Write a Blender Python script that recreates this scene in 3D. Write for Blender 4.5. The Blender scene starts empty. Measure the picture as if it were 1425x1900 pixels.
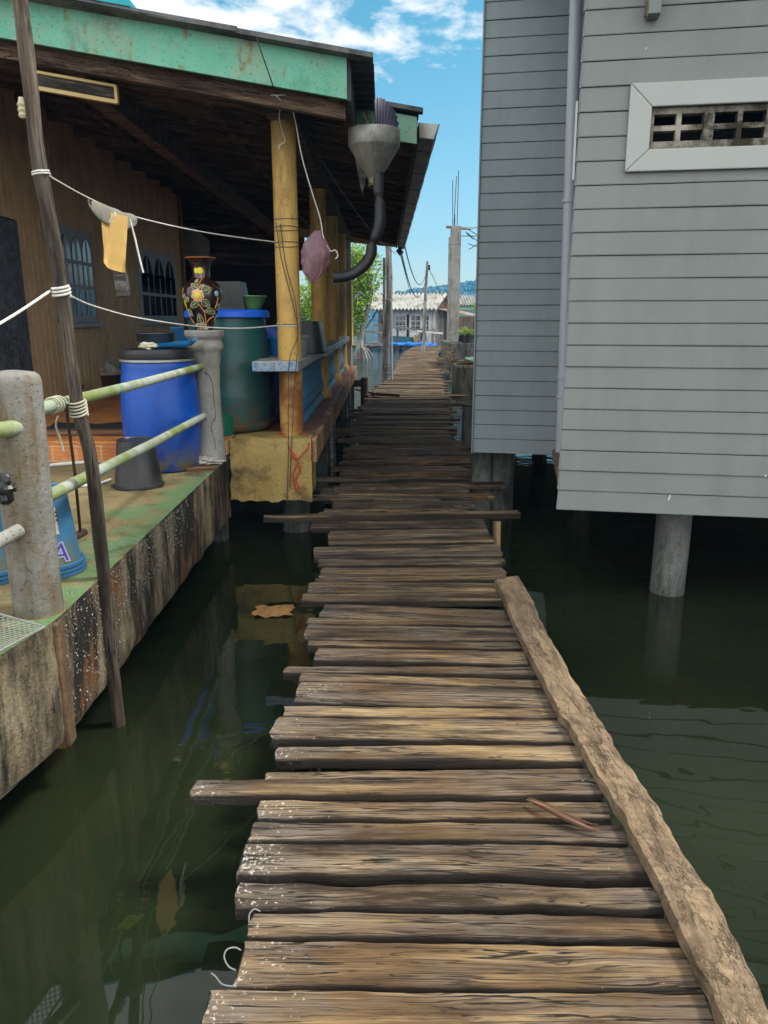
import bpy, bmesh, math, random
from mathutils import Vector as V, Matrix, noise
from math import sin, cos, pi, radians, tan, sqrt
random.seed(7)
scene = bpy.context.scene
COL = scene.collection

# ------------------------------------------------------------------ camera
CZ, PITCH, F = 1.9, radians(14.1), 1440.0
cam_d = bpy.data.cameras.new('camera')
cam = bpy.data.objects.new('camera', cam_d); COL.objects.link(cam)
cam.location = (0, 0, CZ); cam.rotation_euler = (pi/2 - PITCH, 0, 0)
cam_d.sensor_fit = 'VERTICAL'; cam_d.sensor_height = 36.0; cam_d.sensor_width = 27.0
cam_d.lens = F/1900*36.0
cam_d.clip_start = 0.05; cam_d.clip_end = 5000
scene.camera = cam

# ------------------------------------------------------------------ light
SUN_EL, SUN_AZ = radians(58), radians(78)       # azimuth from +Y towards +X
sd = V((cos(SUN_EL)*sin(SUN_AZ), cos(SUN_EL)*cos(SUN_AZ), sin(SUN_EL)))
sun_d = bpy.data.lights.new('sun', 'SUN'); sun_d.energy = 3.3; sun_d.angle = radians(12); sun_d.color = (1, .95, .86)
sun = bpy.data.objects.new('sun', sun_d); COL.objects.link(sun)
sun.rotation_euler = (-sd).to_track_quat('-Z', 'Y').to_euler(); sun.location = (20, 5, 40)
scene.view_settings.view_transform = 'Standard'
scene.view_settings.look = 'None'
scene.view_settings.exposure = 0.40
scene.view_settings.gamma = 1.0
try:
    scene.cycles.max_bounces = 10; scene.cycles.diffuse_bounces = 7; scene.cycles.glossy_bounces = 4
    scene.cycles.transmission_bounces = 4; scene.cycles.transparent_max_bounces = 8
    scene.cycles.sample_clamp_indirect = 6.0; scene.cycles.caustics_reflective = False; scene.cycles.caustics_refractive = False
except Exception:
    pass

# ------------------------------------------------------------------ node helpers
class NT:
    def __init__(s, tree):
        s.t = tree; s.N = tree.nodes; s.L = tree.links
    def n(s, typ, props=None, **inp):
        nd = s.N.new(typ)
        for k, v in (props or {}).items(): setattr(nd, k, v)
        for k, v in inp.items():
            key = int(k[1:]) if k[0] == 'i' and k[1:].isdigit() else k.replace('_', ' ')
            s.set(nd, key, v)
        return nd
    def set(s, nd, key, v):
        sock = nd.inputs[key]
        if hasattr(v, 'outputs'): v = v.outputs[0]
        if isinstance(v, bpy.types.NodeSocket): s.L.new(v, sock)
        else:
            if hasattr(sock.default_value, '__len__') and not hasattr(v, '__len__'): v = (v,)*len(sock.default_value)
            if hasattr(sock.default_value, '__len__') and len(sock.default_value) == 4 and len(v) == 3: v = (*v, 1)
            sock.default_value = v
    def noise(s, vec, scale=5, detail=4, rough=.55, dist=0):
        return s.n('ShaderNodeTexNoise', Vector=vec, Scale=scale, Detail=detail, Roughness=rough, Distortion=dist).outputs['Fac']
    def map(s, vec, scale):
        return s.n('ShaderNodeMapping', i0=vec, Scale=scale).outputs[0]
    def ramp(s, fac, a, b, lo=0.0, hi=1.0):
        return s.n('ShaderNodeMapRange', {'clamp': True}, i0=fac, i1=a, i2=b, i3=lo, i4=hi).outputs[0]
    def mix(s, fac, a, b, mode='MIX'):
        nd = s.n('ShaderNodeMix', {'data_type': 'RGBA', 'blend_type': mode})
        s.set(nd, 0, fac); s.set(nd, 6, a); s.set(nd, 7, b)
        return nd.outputs[2]
    def math(s, op, a, b=0.0):
        return s.n('ShaderNodeMath', {'operation': op}, i0=a, i1=b).outputs[0]
    def attr(s, name):
        return s.n('ShaderNodeAttribute', {'attribute_name': name})
    def coord(s, which='Object'):
        return s.n('ShaderNodeTexCoord').outputs[which]
    def bump(s, h, strength=.3, dist=.01):
        return s.n('ShaderNodeBump', Height=h, Strength=strength, Distance=dist).outputs[0]

def newmat(name):
    m = bpy.data.materials.new(name); m.use_nodes = True
    t = m.node_tree; t.nodes.clear()
    nt = NT(t)
    out = nt.n('ShaderNodeOutputMaterial')
    return m, nt, out
def finish(nt, out, color, rough=.7, normal=None, metal=0.0, spec=.4, **kw):
    b = nt.n('ShaderNodeBsdfPrincipled')
    nt.set(b, 'Base Color', color); nt.set(b, 'Roughness', rough); nt.set(b, 'Metallic', metal)
    nt.set(b, 'Specular IOR Level', spec)
    if normal is not None: nt.set(b, 'Normal', normal)
    for k, v in kw.items(): nt.set(b, k.replace('_', ' '), v)
    nt.L.new(b.outputs[0], out.inputs[0])
    return b

def simple(name, col, rough=.6, var=.25, scale=6, metal=0.0, dirt=None, dirt_amt=.5, bump=.1, spec=.4, dscale=2.5, mud=None, streak=0):
    m, nt, out = newmat(name)
    c = nt.coord()
    n1 = nt.noise(c, scale, 6, .6)
    lo = tuple(x*(1-var) for x in col); hi = tuple(min(1, x*(1+var)) for x in col)
    color = nt.mix(nt.ramp(n1, .3, .7), lo, hi)
    if dirt:
        d = nt.noise(nt.map(c, (dscale, dscale, dscale*.6)), 1, 8, .72)
        color = nt.mix(nt.ramp(d, 1-dirt_amt-.1, 1-dirt_amt+.08), color, dirt)
    if streak:      # faint rain streaks and grime in the paint
        stn = nt.noise(nt.map(c, (7, 7, .6)), 1, 7, .68)
        color = nt.mix(nt.ramp(stn, .46, .70, 0, streak), color, tuple(x*.62 for x in col))
        sp2 = nt.noise(nt.map(c, (7, 7, 7)), 1, 8, .75)
        color = nt.mix(nt.ramp(sp2, .64, .74, 0, .5), color, tuple(x*.7 for x in col))
    if mud:
        zz = nt.n('ShaderNodeSeparateXYZ', i0=c).outputs[2]
        sc_ = nt.noise(nt.map(c, (9, 9, 2)), 1, 7, .7)
        color = nt.mix(nt.ramp(sc_, .62, .72, 0, .25), color, tuple(min(1, x*1.6+.05) for x in col))    # scuffs
        color = nt.mix(nt.math('MULTIPLY', nt.ramp(zz, .05, .26, 1, 0), nt.ramp(nt.noise(c, 7, 6, .7), .44, .58)), color, mud)
    fine = nt.noise(c, scale*9, 4, .6)
    finish(nt, out, color, nt.ramp(n1, .2, .8, max(.05, rough-.1), min(1, rough+.12)), nt.bump(nt.math('ADD', n1, fine), bump, .01), metal, spec)
    return m

def wood(name, dark, mid, light, grey, crack=(.012, .009, .006), flecks=0.0, greymix=.5, crack_lo=.36, rough=.8, fine=1.0):
    m, nt, out = newmat(name)
    gc = nt.attr('gc').outputs['Vector']; tint = nt.attr('tint').outputs['Fac']; wear = nt.attr('wear').outputs['Fac']
    wob = nt.noise(nt.map(gc, (1.4, 5, 5)), 1, 4, .55)
    gv = nt.n('ShaderNodeVectorMath', {'operation': 'ADD'}, i0=gc, i1=nt.n('ShaderNodeCombineXYZ', Y=nt.math('MULTIPLY', wob, .07), Z=nt.math('MULTIPLY', wob, .04))).outputs[0]
    n1 = nt.noise(nt.map(gv, (1.0, 13*fine, 13*fine)), 1, 5, .60)          # broad bands along the board
    n2 = nt.noise(nt.map(gc, (2.6, 6, 6)), 1, 6, .66)                       # blotches
    n3 = nt.noise(nt.map(gv, (4.5, 190*fine, 190*fine)), 1, 4, .6)          # fine fibre
    cn = nt.noise(nt.map(gv, (.75, 30*fine, 30*fine)), 1, 3, .5)
    cn2 = nt.noise(nt.map(gv, (1.5, 62*fine, 62*fine)), 1, 2, .5)
    base = nt.mix(nt.ramp(n1, .36, .56), dark, mid)
    base = nt.mix(nt.ramp(n1, .50, .66), base, light)
    gfac = nt.math('MULTIPLY', nt.ramp(nt.math('ADD', nt.math('ADD', n2, nt.math('MULTIPLY', wear, .22)), nt.math('MULTIPLY', tint, .22)), .50, .78), greymix)
    base = nt.mix(gfac, base, grey)
    base = nt.mix(nt.ramp(n3, .36, .60, .55, 0), base, tuple(x*.55 for x in dark))
    dk = nt.noise(nt.map(gc, (1.6, 11, 11)), 1, 7, .70)
    base = nt.mix(nt.ramp(nt.math('ADD', dk, nt.math('MULTIPLY', tint, .20)), .57, .73, 0, .9), base, tuple(x*.35 for x in dark))
    cw = nt.ramp(n2, .40, .62, .002, .017)                                   # cracks come and go along the board
    ck = nt.ramp(nt.math('DIVIDE', nt.math('ABSOLUTE', nt.math('SUBTRACT', cn, .5)), cw), .7, 1.2, 1, 0)
    ck2 = nt.ramp(nt.math('DIVIDE', nt.math('ABSOLUTE', nt.math('SUBTRACT', cn2, .46)), nt.math('MULTIPLY', cw, 1.2)), .7, 1.2, .75, 0)
    ckk = nt.math('MULTIPLY', nt.math('MAXIMUM', ck, ck2), nt.ramp(crack_lo, .1, .3, .5, 1.0))
    base = nt.mix(ckk, base, crack)
    if flecks:
        fn = nt.noise(gc, 75, 4, .65)
        pat = nt.noise(gc, 9, 3, .6)
        msk = nt.ramp(nt.math('ADD', nt.math('ADD', fn, nt.math('MULTIPLY', wear, flecks)), nt.math('MULTIPLY', pat, .35)), .92, .99, 0, .85)
        base = nt.mix(msk, base, (.46, .44, .40))
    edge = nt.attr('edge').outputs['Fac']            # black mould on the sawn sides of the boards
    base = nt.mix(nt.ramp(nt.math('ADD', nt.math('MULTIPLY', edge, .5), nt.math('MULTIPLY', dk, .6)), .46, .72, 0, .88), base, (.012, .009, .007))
    h = nt.math('SUBTRACT', nt.math('ADD', nt.math('MULTIPLY', n1, .5), nt.math('MULTIPLY', n3, .35)), nt.math('MULTIPLY', ckk, .8))
    finish(nt, out, base, rough, nt.bump(h, .75, .008), 0, .25)
    return m

def concrete(name, c1, c2, stain=None, stain_amt=.45, scale=3.0, speck=0.0, streak=False, rust=None, bump=.4, rough=.85, stain2=None, stain2_amt=.4, band=0):
    m, nt, out = newmat(name)
    c = nt.coord()
    n1 = nt.noise(c, scale, 8, .65); n2 = nt.noise(c, scale*14, 6, .65)
    col = nt.mix(nt.ramp(nt.math('ADD', nt.math('MULTIPLY', n1, .7), nt.math('MULTIPLY', n2, .3)), .35, .65), c1, c2)
    if stain:
        v = nt.map(c, (4, 4, .9)) if streak else nt.map(c, (1.6, 1.6, 1.6))
        s = nt.noise(v, 1.3, 8, .72)
        col = nt.mix(nt.ramp(s, 1-stain_amt-.08, 1-stain_amt+.07), col, stain)
    if band:
        xx = nt.n('ShaderNodeSeparateXYZ', i0=c).outputs[0]
        s = nt.noise(nt.map(c, (2.5, 2.5, 2.5)), 1.3, 8, .7)
        col = nt.mix(nt.ramp(nt.math('ADD', s, nt.ramp(xx, -.55, -.02, -.2, .10)), .44, .58, 0, .85), col, stain)
    if stain2:
        s = nt.noise(nt.map(c, (1.1, 1.1, 1.1)), 2.2, 7, .7, .4)
        col = nt.mix(nt.ramp(s, 1-stain2_amt-.06, 1-stain2_amt+.10), col, stain2)
    if rust:
        s = nt.noise(nt.map(c, (3, 3, 1.2)), 1.7, 6, .7)
        col = nt.mix(nt.ramp(s, .565, .63, 0, .85), col, rust)
    pits = nt.ramp(nt.noise(c, scale*25, 3, .5), .30, .38, 1, 0)
    col = nt.mix(nt.math('MULTIPLY', pits, .6), col, tuple(x*.25 for x in c1))
    if speck:
        vo = nt.n('ShaderNodeTexVoronoi', Vector=c, Scale=70).outputs['Distance']
        pn = nt.noise(c, 4, 4, .6)
        col = nt.mix(nt.math('MULTIPLY', nt.ramp(vo, .16, .24, 1, 0), nt.ramp(pn, .5, .56, 0, speck)), col, (.5, .5, .48))
    hh = nt.math('SUBTRACT', nt.math('ADD', n1, nt.math('MULTIPLY', n2, .6)), nt.math('MULTIPLY', pits, .5))
    finish(nt, out, col, rough, nt.bump(hh, bump, .02), 0, .3)
    return m

# ------------------------------------------------------------------ world (sky with clouds)
world = bpy.data.worlds.new('World'); scene.world = world; world.use_nodes = True
wt = NT(world.node_tree); world.node_tree.nodes.clear()
wo = wt.n('ShaderNodeOutputWorld')
sky = wt.n('ShaderNodeTexSky', {'sky_type': 'NISHITA', 'sun_disc': False, 'sun_elevation': SUN_EL, 'sun_rotation': SUN_AZ,
                               'air_density': 1.0, 'dust_density': .6, 'ozone_density': 1.0, 'altitude': 0})
dirv = wt.coord('Generated')
sep = wt.n('ShaderNodeSeparateXYZ', i0=dirv)
zc = wt.math('MAXIMUM', sep.outputs[2], .06)
proj = wt.n('ShaderNodeCombineXYZ', X=wt.math('DIVIDE', sep.outputs[0], zc), Y=wt.math('DIVIDE', sep.outputs[1], zc)).outputs[0]
cl = wt.noise(wt.map(proj, (4.6, 2.9, 1)), 1.0, 10, .60, .2)
big = wt.noise(wt.map(proj, (.42, .42, 1)), 1.0, 3, .5)
side = wt.ramp(wt.math('DIVIDE', sep.outputs[0], zc), -.75, .35, .15, -.10)   # more cloud towards the left
behind = wt.ramp(sep.outputs[1], .25, -.25, 0, 1)                                 # unseen bright cloud bank added behind the viewer to light the verandah
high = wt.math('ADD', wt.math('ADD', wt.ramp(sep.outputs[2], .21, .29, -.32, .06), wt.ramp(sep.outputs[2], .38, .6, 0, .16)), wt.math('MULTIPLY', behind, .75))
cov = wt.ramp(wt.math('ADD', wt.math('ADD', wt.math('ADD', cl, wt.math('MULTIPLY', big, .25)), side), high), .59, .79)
skyc = wt.mix(1.0, sky, wt.mix(wt.ramp(sep.outputs[2], .0, .30), (1.22, 1.22, 1.14), (.60, 1.20, 1.10)), 'MULTIPLY')
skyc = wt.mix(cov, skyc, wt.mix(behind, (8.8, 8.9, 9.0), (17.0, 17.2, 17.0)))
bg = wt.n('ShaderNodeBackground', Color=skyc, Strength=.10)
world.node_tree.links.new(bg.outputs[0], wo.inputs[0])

# ------------------------------------------------------------------ pixel helpers (photo pixels, 1425x1900)
cp, sp = cos(PITCH), sin(PITCH)
CAM = V((0, 0, CZ))
def ray(px, py):
    u = (px-712.5)/F; v = (950-py)/F
    return V((u, cp+v*sp, -sp+v*cp))
def atY(px, py, Y): r = ray(px, py); return CAM + r*(Y/r.y)
def atZ(px, py, z): r = ray(px, py); return CAM + r*((z-CZ)/r.z)
def atX(px, py, x): r = ray(px, py); return CAM + r*(x/r.x)
def atP(px, py, p0, n): r = ray(px, py); return CAM + r*((p0-CAM).dot(n)/r.dot(n))

# ------------------------------------------------------------------ mesh builder
WORLDLOC = {}
class MB:
    def __init__(s):
        s.v = []; s.f = []; s.m = []; s.gc = []; s.t = []; s.w = []; s.e = []
    def add(s, vs, fs, gc=None, tint=0.0, wear=0.0, m=0, edge=None):
        o = len(s.v)
        s.v += [V(p) for p in vs]
        s.gc += list(gc) if gc else [tuple(p) for p in vs]
        s.t += [tint]*len(vs)
        s.e += list(edge) if edge else [0.0]*len(vs)
        s.w += list(wear) if hasattr(wear, '__len__') else [wear]*len(vs)
        s.f += [tuple(i+o for i in f) for f in fs]
        s.m += [m]*len(fs)
    def frame_box(s, c, ax, ay, az, sx, sy, sz, tint=None, m=0, grain=0):
        """box of full sizes sx,sy,sz along unit axes; grain = which axis the wood runs along"""
        off = [random.uniform(0, 40) for _ in range(3)]
        vs, gc = [], []
        for i in (-.5, .5):
            for j in (-.5, .5):
                for k in (-.5, .5):
                    vs.append(V(c)+ax*(i*sx)+ay*(j*sy)+az*(k*sz))
                    l = (i*sx, j*sy, k*sz)
                    l = (l[grain], l[(grain+1) % 3], l[(grain+2) % 3])
                    gc.append((l[0]+off[0], l[1]+off[1], l[2]+off[2]))
        fs = [(0, 1, 3, 2), (4, 6, 7, 5), (0, 4, 5, 1), (2, 3, 7, 6), (0, 2, 6, 4), (1, 5, 7, 3)]
        s.add(vs, fs, gc, random.random() if tint is None else tint, 0, m)
        return s
    def box(s, x0, x1, y0, y1, z0, z1, **k):
        return s.frame_box(((x0+x1)/2, (y0+y1)/2, (z0+z1)/2), V((1, 0, 0)), V((0, 1, 0)), V((0, 0, 1)), x1-x0, y1-y0, z1-z0, **k)
    def bar(s, p, q, w, h, up=V((0, 0, 1)), **k):
        p = V(p); q = V(q); d = (q-p); L = d.length; d = d/L
        side = up.cross(d)
        if side.length < 1e-4: side = V((1, 0, 0)).cross(d)
        side.normalize(); u = d.cross(side)
        return s.frame_box((p+q)/2, d, side, u, L, w, h, **k)
    def tube(s, path, r, n=8, caps=True, tint=None, m=0, wob=0.0):
        path = [V(p) for p in path]; N = len(path)
        rs = list(r) if hasattr(r, '__len__') else [r]*N
        vs, gc, fs = [], [], []
        off = [random.uniform(0, 40) for _ in range(3)]
        prev = None; L = 0
        for i, p in enumerate(path):
            t = (path[min(i+1, N-1)]-path[max(i-1, 0)]).normalized()
            if prev is None:
                a = V((0, 0, 1)) if abs(t.z) < .9 else V((1, 0, 0))
                a = (a - t*a.dot(t)).normalized()
            else:
                a = (prev - t*prev.dot(t)).normalized()
            prev = a; b = t.cross(a)
            if i: L += (p-path[i-1]).length
            for k in range(n):
                an = 2*pi*k/n
                rr = rs[i]
                if wob: rr *= 1+wob*noise.noise(V((p.x*6+cos(an)*1.3+off[0], p.y*6+sin(an)*1.3, p.z*6)))
                vs.append(p + (a*cos(an)+b*sin(an))*rr)
                gc.append((L+off[0], cos(an)*rs[i]*1.2+off[1], sin(an)*rs[i]*1.2+off[2]))
        for i in range(N-1):
            for k in range(n):
                fs.append((i*n+k, i*n+(k+1) % n, (i+1)*n+(k+1) % n, (i+1)*n+k))
        if caps:
            fs.append(tuple(range(n-1, -1, -1))); fs.append(tuple(range((N-1)*n, N*n)))
        s.add(vs, fs, gc, random.random() if tint is None else tint, 0, m)
        return s
    def lathe(s, prof, c=(0, 0, 0), n=32, wob=0.0, m=0, cap0=False, cap1=False, sx=1.0):
        c = V(c); vs, fs = [], []
        sd_ = random.uniform(0, 99)
        for (r, z) in prof:
            for k in range(n):
                a = 2*pi*k/n
                rr = r
                if wob: rr += wob*noise.noise(V((cos(a)*1.5+sd_, sin(a)*1.5, z*5)))
                vs.append(c+V((cos(a)*rr*sx, sin(a)*rr, z)))
        for i in range(len(prof)-1):
            for k in range(n):
                fs.append((i*n+k, i*n+(k+1) % n, (i+1)*n+(k+1) % n, (i+1)*n+k))
        if cap0: fs.append(tuple(range(n-1, -1, -1)))
        if cap1: fs.append(tuple(range((len(prof)-1)*n, len(prof)*n)))
        s.add(vs, fs, None, random.random(), 0, m)
        return s
    def prism(s, pts, vec, m=0, tint=None):
        vec = V(vec); n = len(pts)
        vs = [V(p) for p in pts]+[V(p)+vec for p in pts]
        fs = [tuple(range(n-1, -1, -1)), tuple(range(n, 2*n))]+[(i, (i+1) % n, n+(i+1) % n, n+i) for i in range(n)]
        s.add(vs, fs, None, random.random() if tint is None else tint, 0, m)
        return s
    def grid(s, fn, nu, nv, m=0, gc=None, closed=False):
        vs = [V(fn(i/nu, j/nv)) for i in range(nu+1) for j in range(nv+1)]
        g = [gc(i/nu, j/nv) for i in range(nu+1) for j in range(nv+1)] if gc else None
        fs = [(i*(nv+1)+j, (i+1)*(nv+1)+j, (i+1)*(nv+1)+j+1, i*(nv+1)+j+1) for i in range(nu) for j in range(nv)]
        s.add(vs, fs, g, random.random(), 0, m)
        return s
    def plank(s, PL, PR, w, th=.034, nx=26, rough=.012, tint=None, wear=1.0, endr=.012, bow=0.0, mould=1.0):
        """weathered board: PL, PR are the centres of the top face at the two ends; w = (width left, width right)"""
        PL = V(PL); PR = V(PR); d = PR-PL; L = d.length; d.normalize()
        a = V((-d.y, d.x, 0)).normalized(); up = d.cross(a).normalized()
        if not hasattr(w, '__len__'): w = (w, w)
        o = V((random.uniform(0, 90), random.uniform(0, 90), random.uniform(0, 90)))
        tw = random.uniform(-.006, .006)
        vs, gc, we, fs, ed = [], [], [], [], []
        for i in range(nx+1):
            t = i/nx; ww = w[0]+(w[1]-w[0])*t
            ef = .6*rough*noise.noise(V((t*L*2.2, 0, 0))+o)+.5*rough*noise.noise(V((t*L*9, 3, 0))+o)
            eb = .6*rough*noise.noise(V((t*L*2.2, 7, 0))+o)+.5*rough*noise.noise(V((t*L*9, 11, 0))+o)
            h = ww/2
            ring = [(-h+ef, -th), (-h+ef*1.1, -th*.18), (-h+ef+.005, -.001), (-h*.55, 0), (0, 0), (h*.55, 0), (h+eb-.006, -.001), (h+eb*1.1, -th*.2), (h+eb, -th)]
            for j, (y, z) in enumerate(ring):
                zz = z + .0035*noise.noise(V((t*L*2.5, y*14, 0))+o) + bow*(4*t*(1-t)) + tw*(t-.5)*(y/h)
                dx = 0
                if i in (0, nx): dx = endr*noise.noise(V((y*30, z*40, i))+o)*1.4
                p = PL+d*(t*L+dx)+a*y+up*zz
                vs.append(p); gc.append((t*L+o.x, y+o.y, zz+o.z)); ed.append((1, 1, .45, 0, 0, 0, .35, 1, 1)[j]*mould)
                e = min(1, max(0, 1-(t*L)/.30)); e2 = min(1, max(0, 1-((1-t)*L)/.2))
                we.append(wear*max(e, .45*e2))
        R = 9
        for i in range(nx):
            for j in range(R-1):
                fs.append((i*R+j, (i+1)*R+j, (i+1)*R+j+1, i*R+j+1))
            fs.append((i*R+R-1, (i+1)*R+R-1, (i+1)*R, i*R))
        fs.append(tuple(range(R))); fs.append(tuple(nx*R+j for j in range(R-1, -1, -1)))
        s.add(vs, fs, gc, random.random() if tint is None else tint, we, 0, ed)
        return s
    def build(s, name, mat, parent=None, smooth=False, bevel=0.0, loc=None, seg=2):
        if parent is not None: base = WORLDLOC[parent.name]
        elif loc is not None: base = V(loc)
        else:
            xs = [p.x for p in s.v]; ys = [p.y for p in s.v]; zs = [p.z for p in s.v]
            base = V(((min(xs)+max(xs))/2, (min(ys)+max(ys))/2, min(zs)))
        me = bpy.data.meshes.new(name)
        me.from_pydata([tuple(p-base) for p in s.v], [], s.f)
        for mm in (mat if isinstance(mat, (list, tuple)) else [mat]): me.materials.append(mm)
        me.polygons.foreach_set('material_index', s.m)
        at = me.attributes.new('gc', 'FLOAT_VECTOR', 'POINT'); at.data.foreach_set('vector', [c for g in s.gc for c in g])
        at = me.attributes.new('tint', 'FLOAT', 'POINT'); at.data.foreach_set('value', s.t)
        at = me.attributes.new('edge', 'FLOAT', 'POINT'); at.data.foreach_set('value', s.e)
        at = me.attributes.new('wear', 'FLOAT', 'POINT'); at.data.foreach_set('value', s.w)
        me.update()
        bm = bmesh.new(); bm.from_mesh(me); bmesh.ops.recalc_face_normals(bm, faces=bm.faces); bm.to_mesh(me); bm.free()
        if smooth:
            me.polygons.foreach_set('use_smooth', [True]*len(me.polygons)); me.set_sharp_from_angle(angle=radians(42))
        o = bpy.data.objects.new(name, me); COL.objects.link(o)
        if bevel:
            b = o.modifiers.new('bevel', 'BEVEL'); b.width = bevel; b.segments = seg; b.limit_method = 'ANGLE'; b.angle_limit = radians(35)
        if parent is not None:
            o.parent = parent
        else:
            o.location = base
        WORLDLOC[o.name] = base
        return o

def tag(o, label=None, cat=None, group=None, kind=None):
    if label: o['label'] = label
    if cat: o['category'] = cat
    if group: o['group'] = group
    if kind: o['kind'] = kind
    return o
def thing(name, loc, label, cat, group=None):
    o = bpy.data.objects.new(name, None); COL.objects.link(o); o.location = loc
    o.empty_display_size = .2
    WORLDLOC[o.name] = V(loc)
    return tag(o, label, cat, group)
def instance(src, parent, offset=(0, 0, 0), rz=0, scale=None):
    c = src.copy(); COL.objects.link(c); c.parent = parent
    c.location = offset; c.rotation_euler = (0, 0, rz)
    if scale: c.scale = scale
    return c
X, Yv, Z = V((1, 0, 0)), V((0, 1, 0)), V((0, 0, 1))
def catenary(p, q, sag, n=14):
    p = V(p); q = V(q)
    return [p.lerp(q, i/n)-Z*(sag*4*(i/n)*(1-i/n)) for i in range(n+1)]
def spline(pts, n=6):
    pts = [V(p) for p in pts]; out = []
    for i in range(len(pts)-1):
        p0 = pts[max(i-1, 0)]; p1 = pts[i]; p2 = pts[i+1]; p3 = pts[min(i+2, len(pts)-1)]
        for k in range(n):
            t = k/n
            out.append(.5*((2*p1)+(p2-p0)*t+(2*p0-5*p1+4*p2-p3)*t*t+(3*p1-p0-3*p2+p3)*t**3))
    out.append(pts[-1]); return out

# ------------------------------------------------------------------ materials
M_plank = wood('deck_wood', (.050, .028, .013), (.172, .104, .047), (.345, .240, .118), (.175, .150, .125), flecks=.20, greymix=.75)
M_pole = wood('pole_wood', (.035, .024, .016), (.12, .088, .060), (.24, .195, .15), (.20, .18, .16), greymix=.6, crack_lo=.30)
M_bark = None
M_dark = wood('rafter_wood', (.14, .085, .055), (.28, .175, .11), (.36, .23, .145), (.25, .19, .15), greymix=.4, crack_lo=.28)
M_greywood = wood('silver_wood', (.12, .11, .10), (.34, .315, .28), (.55, .52, .47), (.44, .42, .39), greymix=.7, crack_lo=.30)
M_wall = simple('tan_brown_boarding', (.68, .47, .25), .6, .10, 3, bump=.1, dirt=(.46, .30, .155), dirt_amt=.42)
M_redwood = wood('rust_boarding', (.10, .045, .02), (.20, .095, .045), (.27, .14, .08), (.2, .17, .15), greymix=.5, crack_lo=.3)
def bark_mat():
    m, nt, out = newmat('bark')
    gc = nt.attr('gc').outputs['Vector']
    n1 = nt.noise(nt.map(gc, (3.0, 15, 15)), 1, 9, .68, .5)
    n2 = nt.noise(nt.map(gc, (11, 60, 60)), 1, 6, .62, .6)
    n4 = nt.noise(nt.map(gc, (2.0, 5, 5)), 1, 4, .6)
    warp = nt.n('ShaderNodeVectorMath', {'operation': 'ADD'}, i0=nt.map(gc, (3.2, 34, 34)), i1=nt.n('ShaderNodeCombineXYZ', X=nt.math('MULTIPLY', n1, 5.0), Y=nt.math('MULTIPLY', n2, 5.0)).outputs[0]).outputs[0]
    vo = nt.n('ShaderNodeTexVoronoi', {'feature': 'DISTANCE_TO_EDGE'}, Vector=warp, Scale=1.0).outputs['Distance']
    rings = nt.noise(nt.map(gc, (13, 4, 4)), 1, 7, .66, 1.0)
    col = nt.mix(nt.ramp(n1, .32, .66), (.115, .076, .044), (.30, .215, .13))
    col = nt.mix(nt.ramp(n4, .5, .68, 0, .7), col, (.15, .105, .075))
    col = nt.mix(nt.ramp(n2, .55, .75, 0, .55), col, (.32, .27, .19))
    col = nt.mix(nt.ramp(rings, .5, .66, 0, .5), col, (.10, .07, .045))
    ck = nt.ramp(vo, .0, .06, .95, 0)
    ck = nt.math('MULTIPLY', ck, nt.ramp(n4, .36, .56))
    col = nt.mix(ck, col, (.025, .017, .01))
    h = nt.math('SUBTRACT', nt.math('ADD', nt.math('ADD', n1, nt.math('MULTIPLY', n2, .6)), nt.math('MULTIPLY', rings, -.7)), nt.math('MULTIPLY', ck, .9))
    finish(nt, out, col, .85, nt.bump(h, .7, .010), 0, .25)
    return m
M_bark = bark_mat()
M_conc = concrete('grey_concrete', (.20, .19, .165), (.36, .35, .32), stain=(.10, .08, .05), stain_amt=.40, streak=True, rust=None, stain2=(.23, .165, .08), stain2_amt=.38)
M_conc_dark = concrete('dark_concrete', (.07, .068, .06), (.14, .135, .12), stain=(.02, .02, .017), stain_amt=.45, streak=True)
M_plat_top = concrete('landing_top', (.135, .10, .042), (.245, .19, .09), band=1, stain=(.09, .18, .075), stain_amt=.38, scale=3.0, stain2=(.06, .042, .016), stain2_amt=.42, bump=.6, speck=.4)
M_plat_side = concrete('landing_side', (.15, .115, .065), (.27, .22, .14), stain=(.014, .012, .009), stain_amt=.52, streak=True, scale=4, speck=.15, rust=(.14, .06, .02), bump=.8)
M_plinth = concrete('ochre_render', (.30, .205, .062), (.44, .32, .12), stain=(.10, .072, .03), stain_amt=.45, scale=3, stain2=(.19, .13, .045), stain2_amt=.45, bump=.7)
M_ypost = concrete('yellow_paint', (.50, .30, .075), (.58, .37, .11), stain=(.20, .125, .04), stain_amt=.43, scale=2, stain2=(.36, .23, .07), stain2_amt=.44, streak=True, bump=.18, rough=.55)
M_ypost_rust = concrete('yellow_paint_rusted', (.50, .31, .09), (.58, .38, .12), stain=(.22, .085, .02), stain_amt=.56, scale=2, bump=.35, rough=.6, stain2=(.33, .16, .05), stain2_amt=.45)
M_green = concrete('green_paint', (.11, .36, .25), (.17, .45, .33), stain=(.24, .33, .23), stain_amt=.46, scale=2.5, rust=(.20, .13, .05), bump=.4, rough=.6, stain2=(.07, .25, .17), stain2_amt=.42)
M_sidingA = simple('grey_siding', (.182, .202, .190), .5, .07, 1.6, bump=.06, dirt=(.148, .164, .152), dirt_amt=.42, streak=.25, dscale=.9)
M_sidingB = simple('grey_siding_skylit', (.195, .232, .242), .5, .07, 1.6, bump=.06, dirt=(.16, .19, .198), dirt_amt=.42, streak=.25, dscale=.9)  # bluer copy of the siding, skylight tint put into its colour
M_trim = simple('white_trim', (.36, .38, .36), .5, .05, 2, bump=.05, dirt=(.36, .35, .30), dirt_amt=.36)
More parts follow.
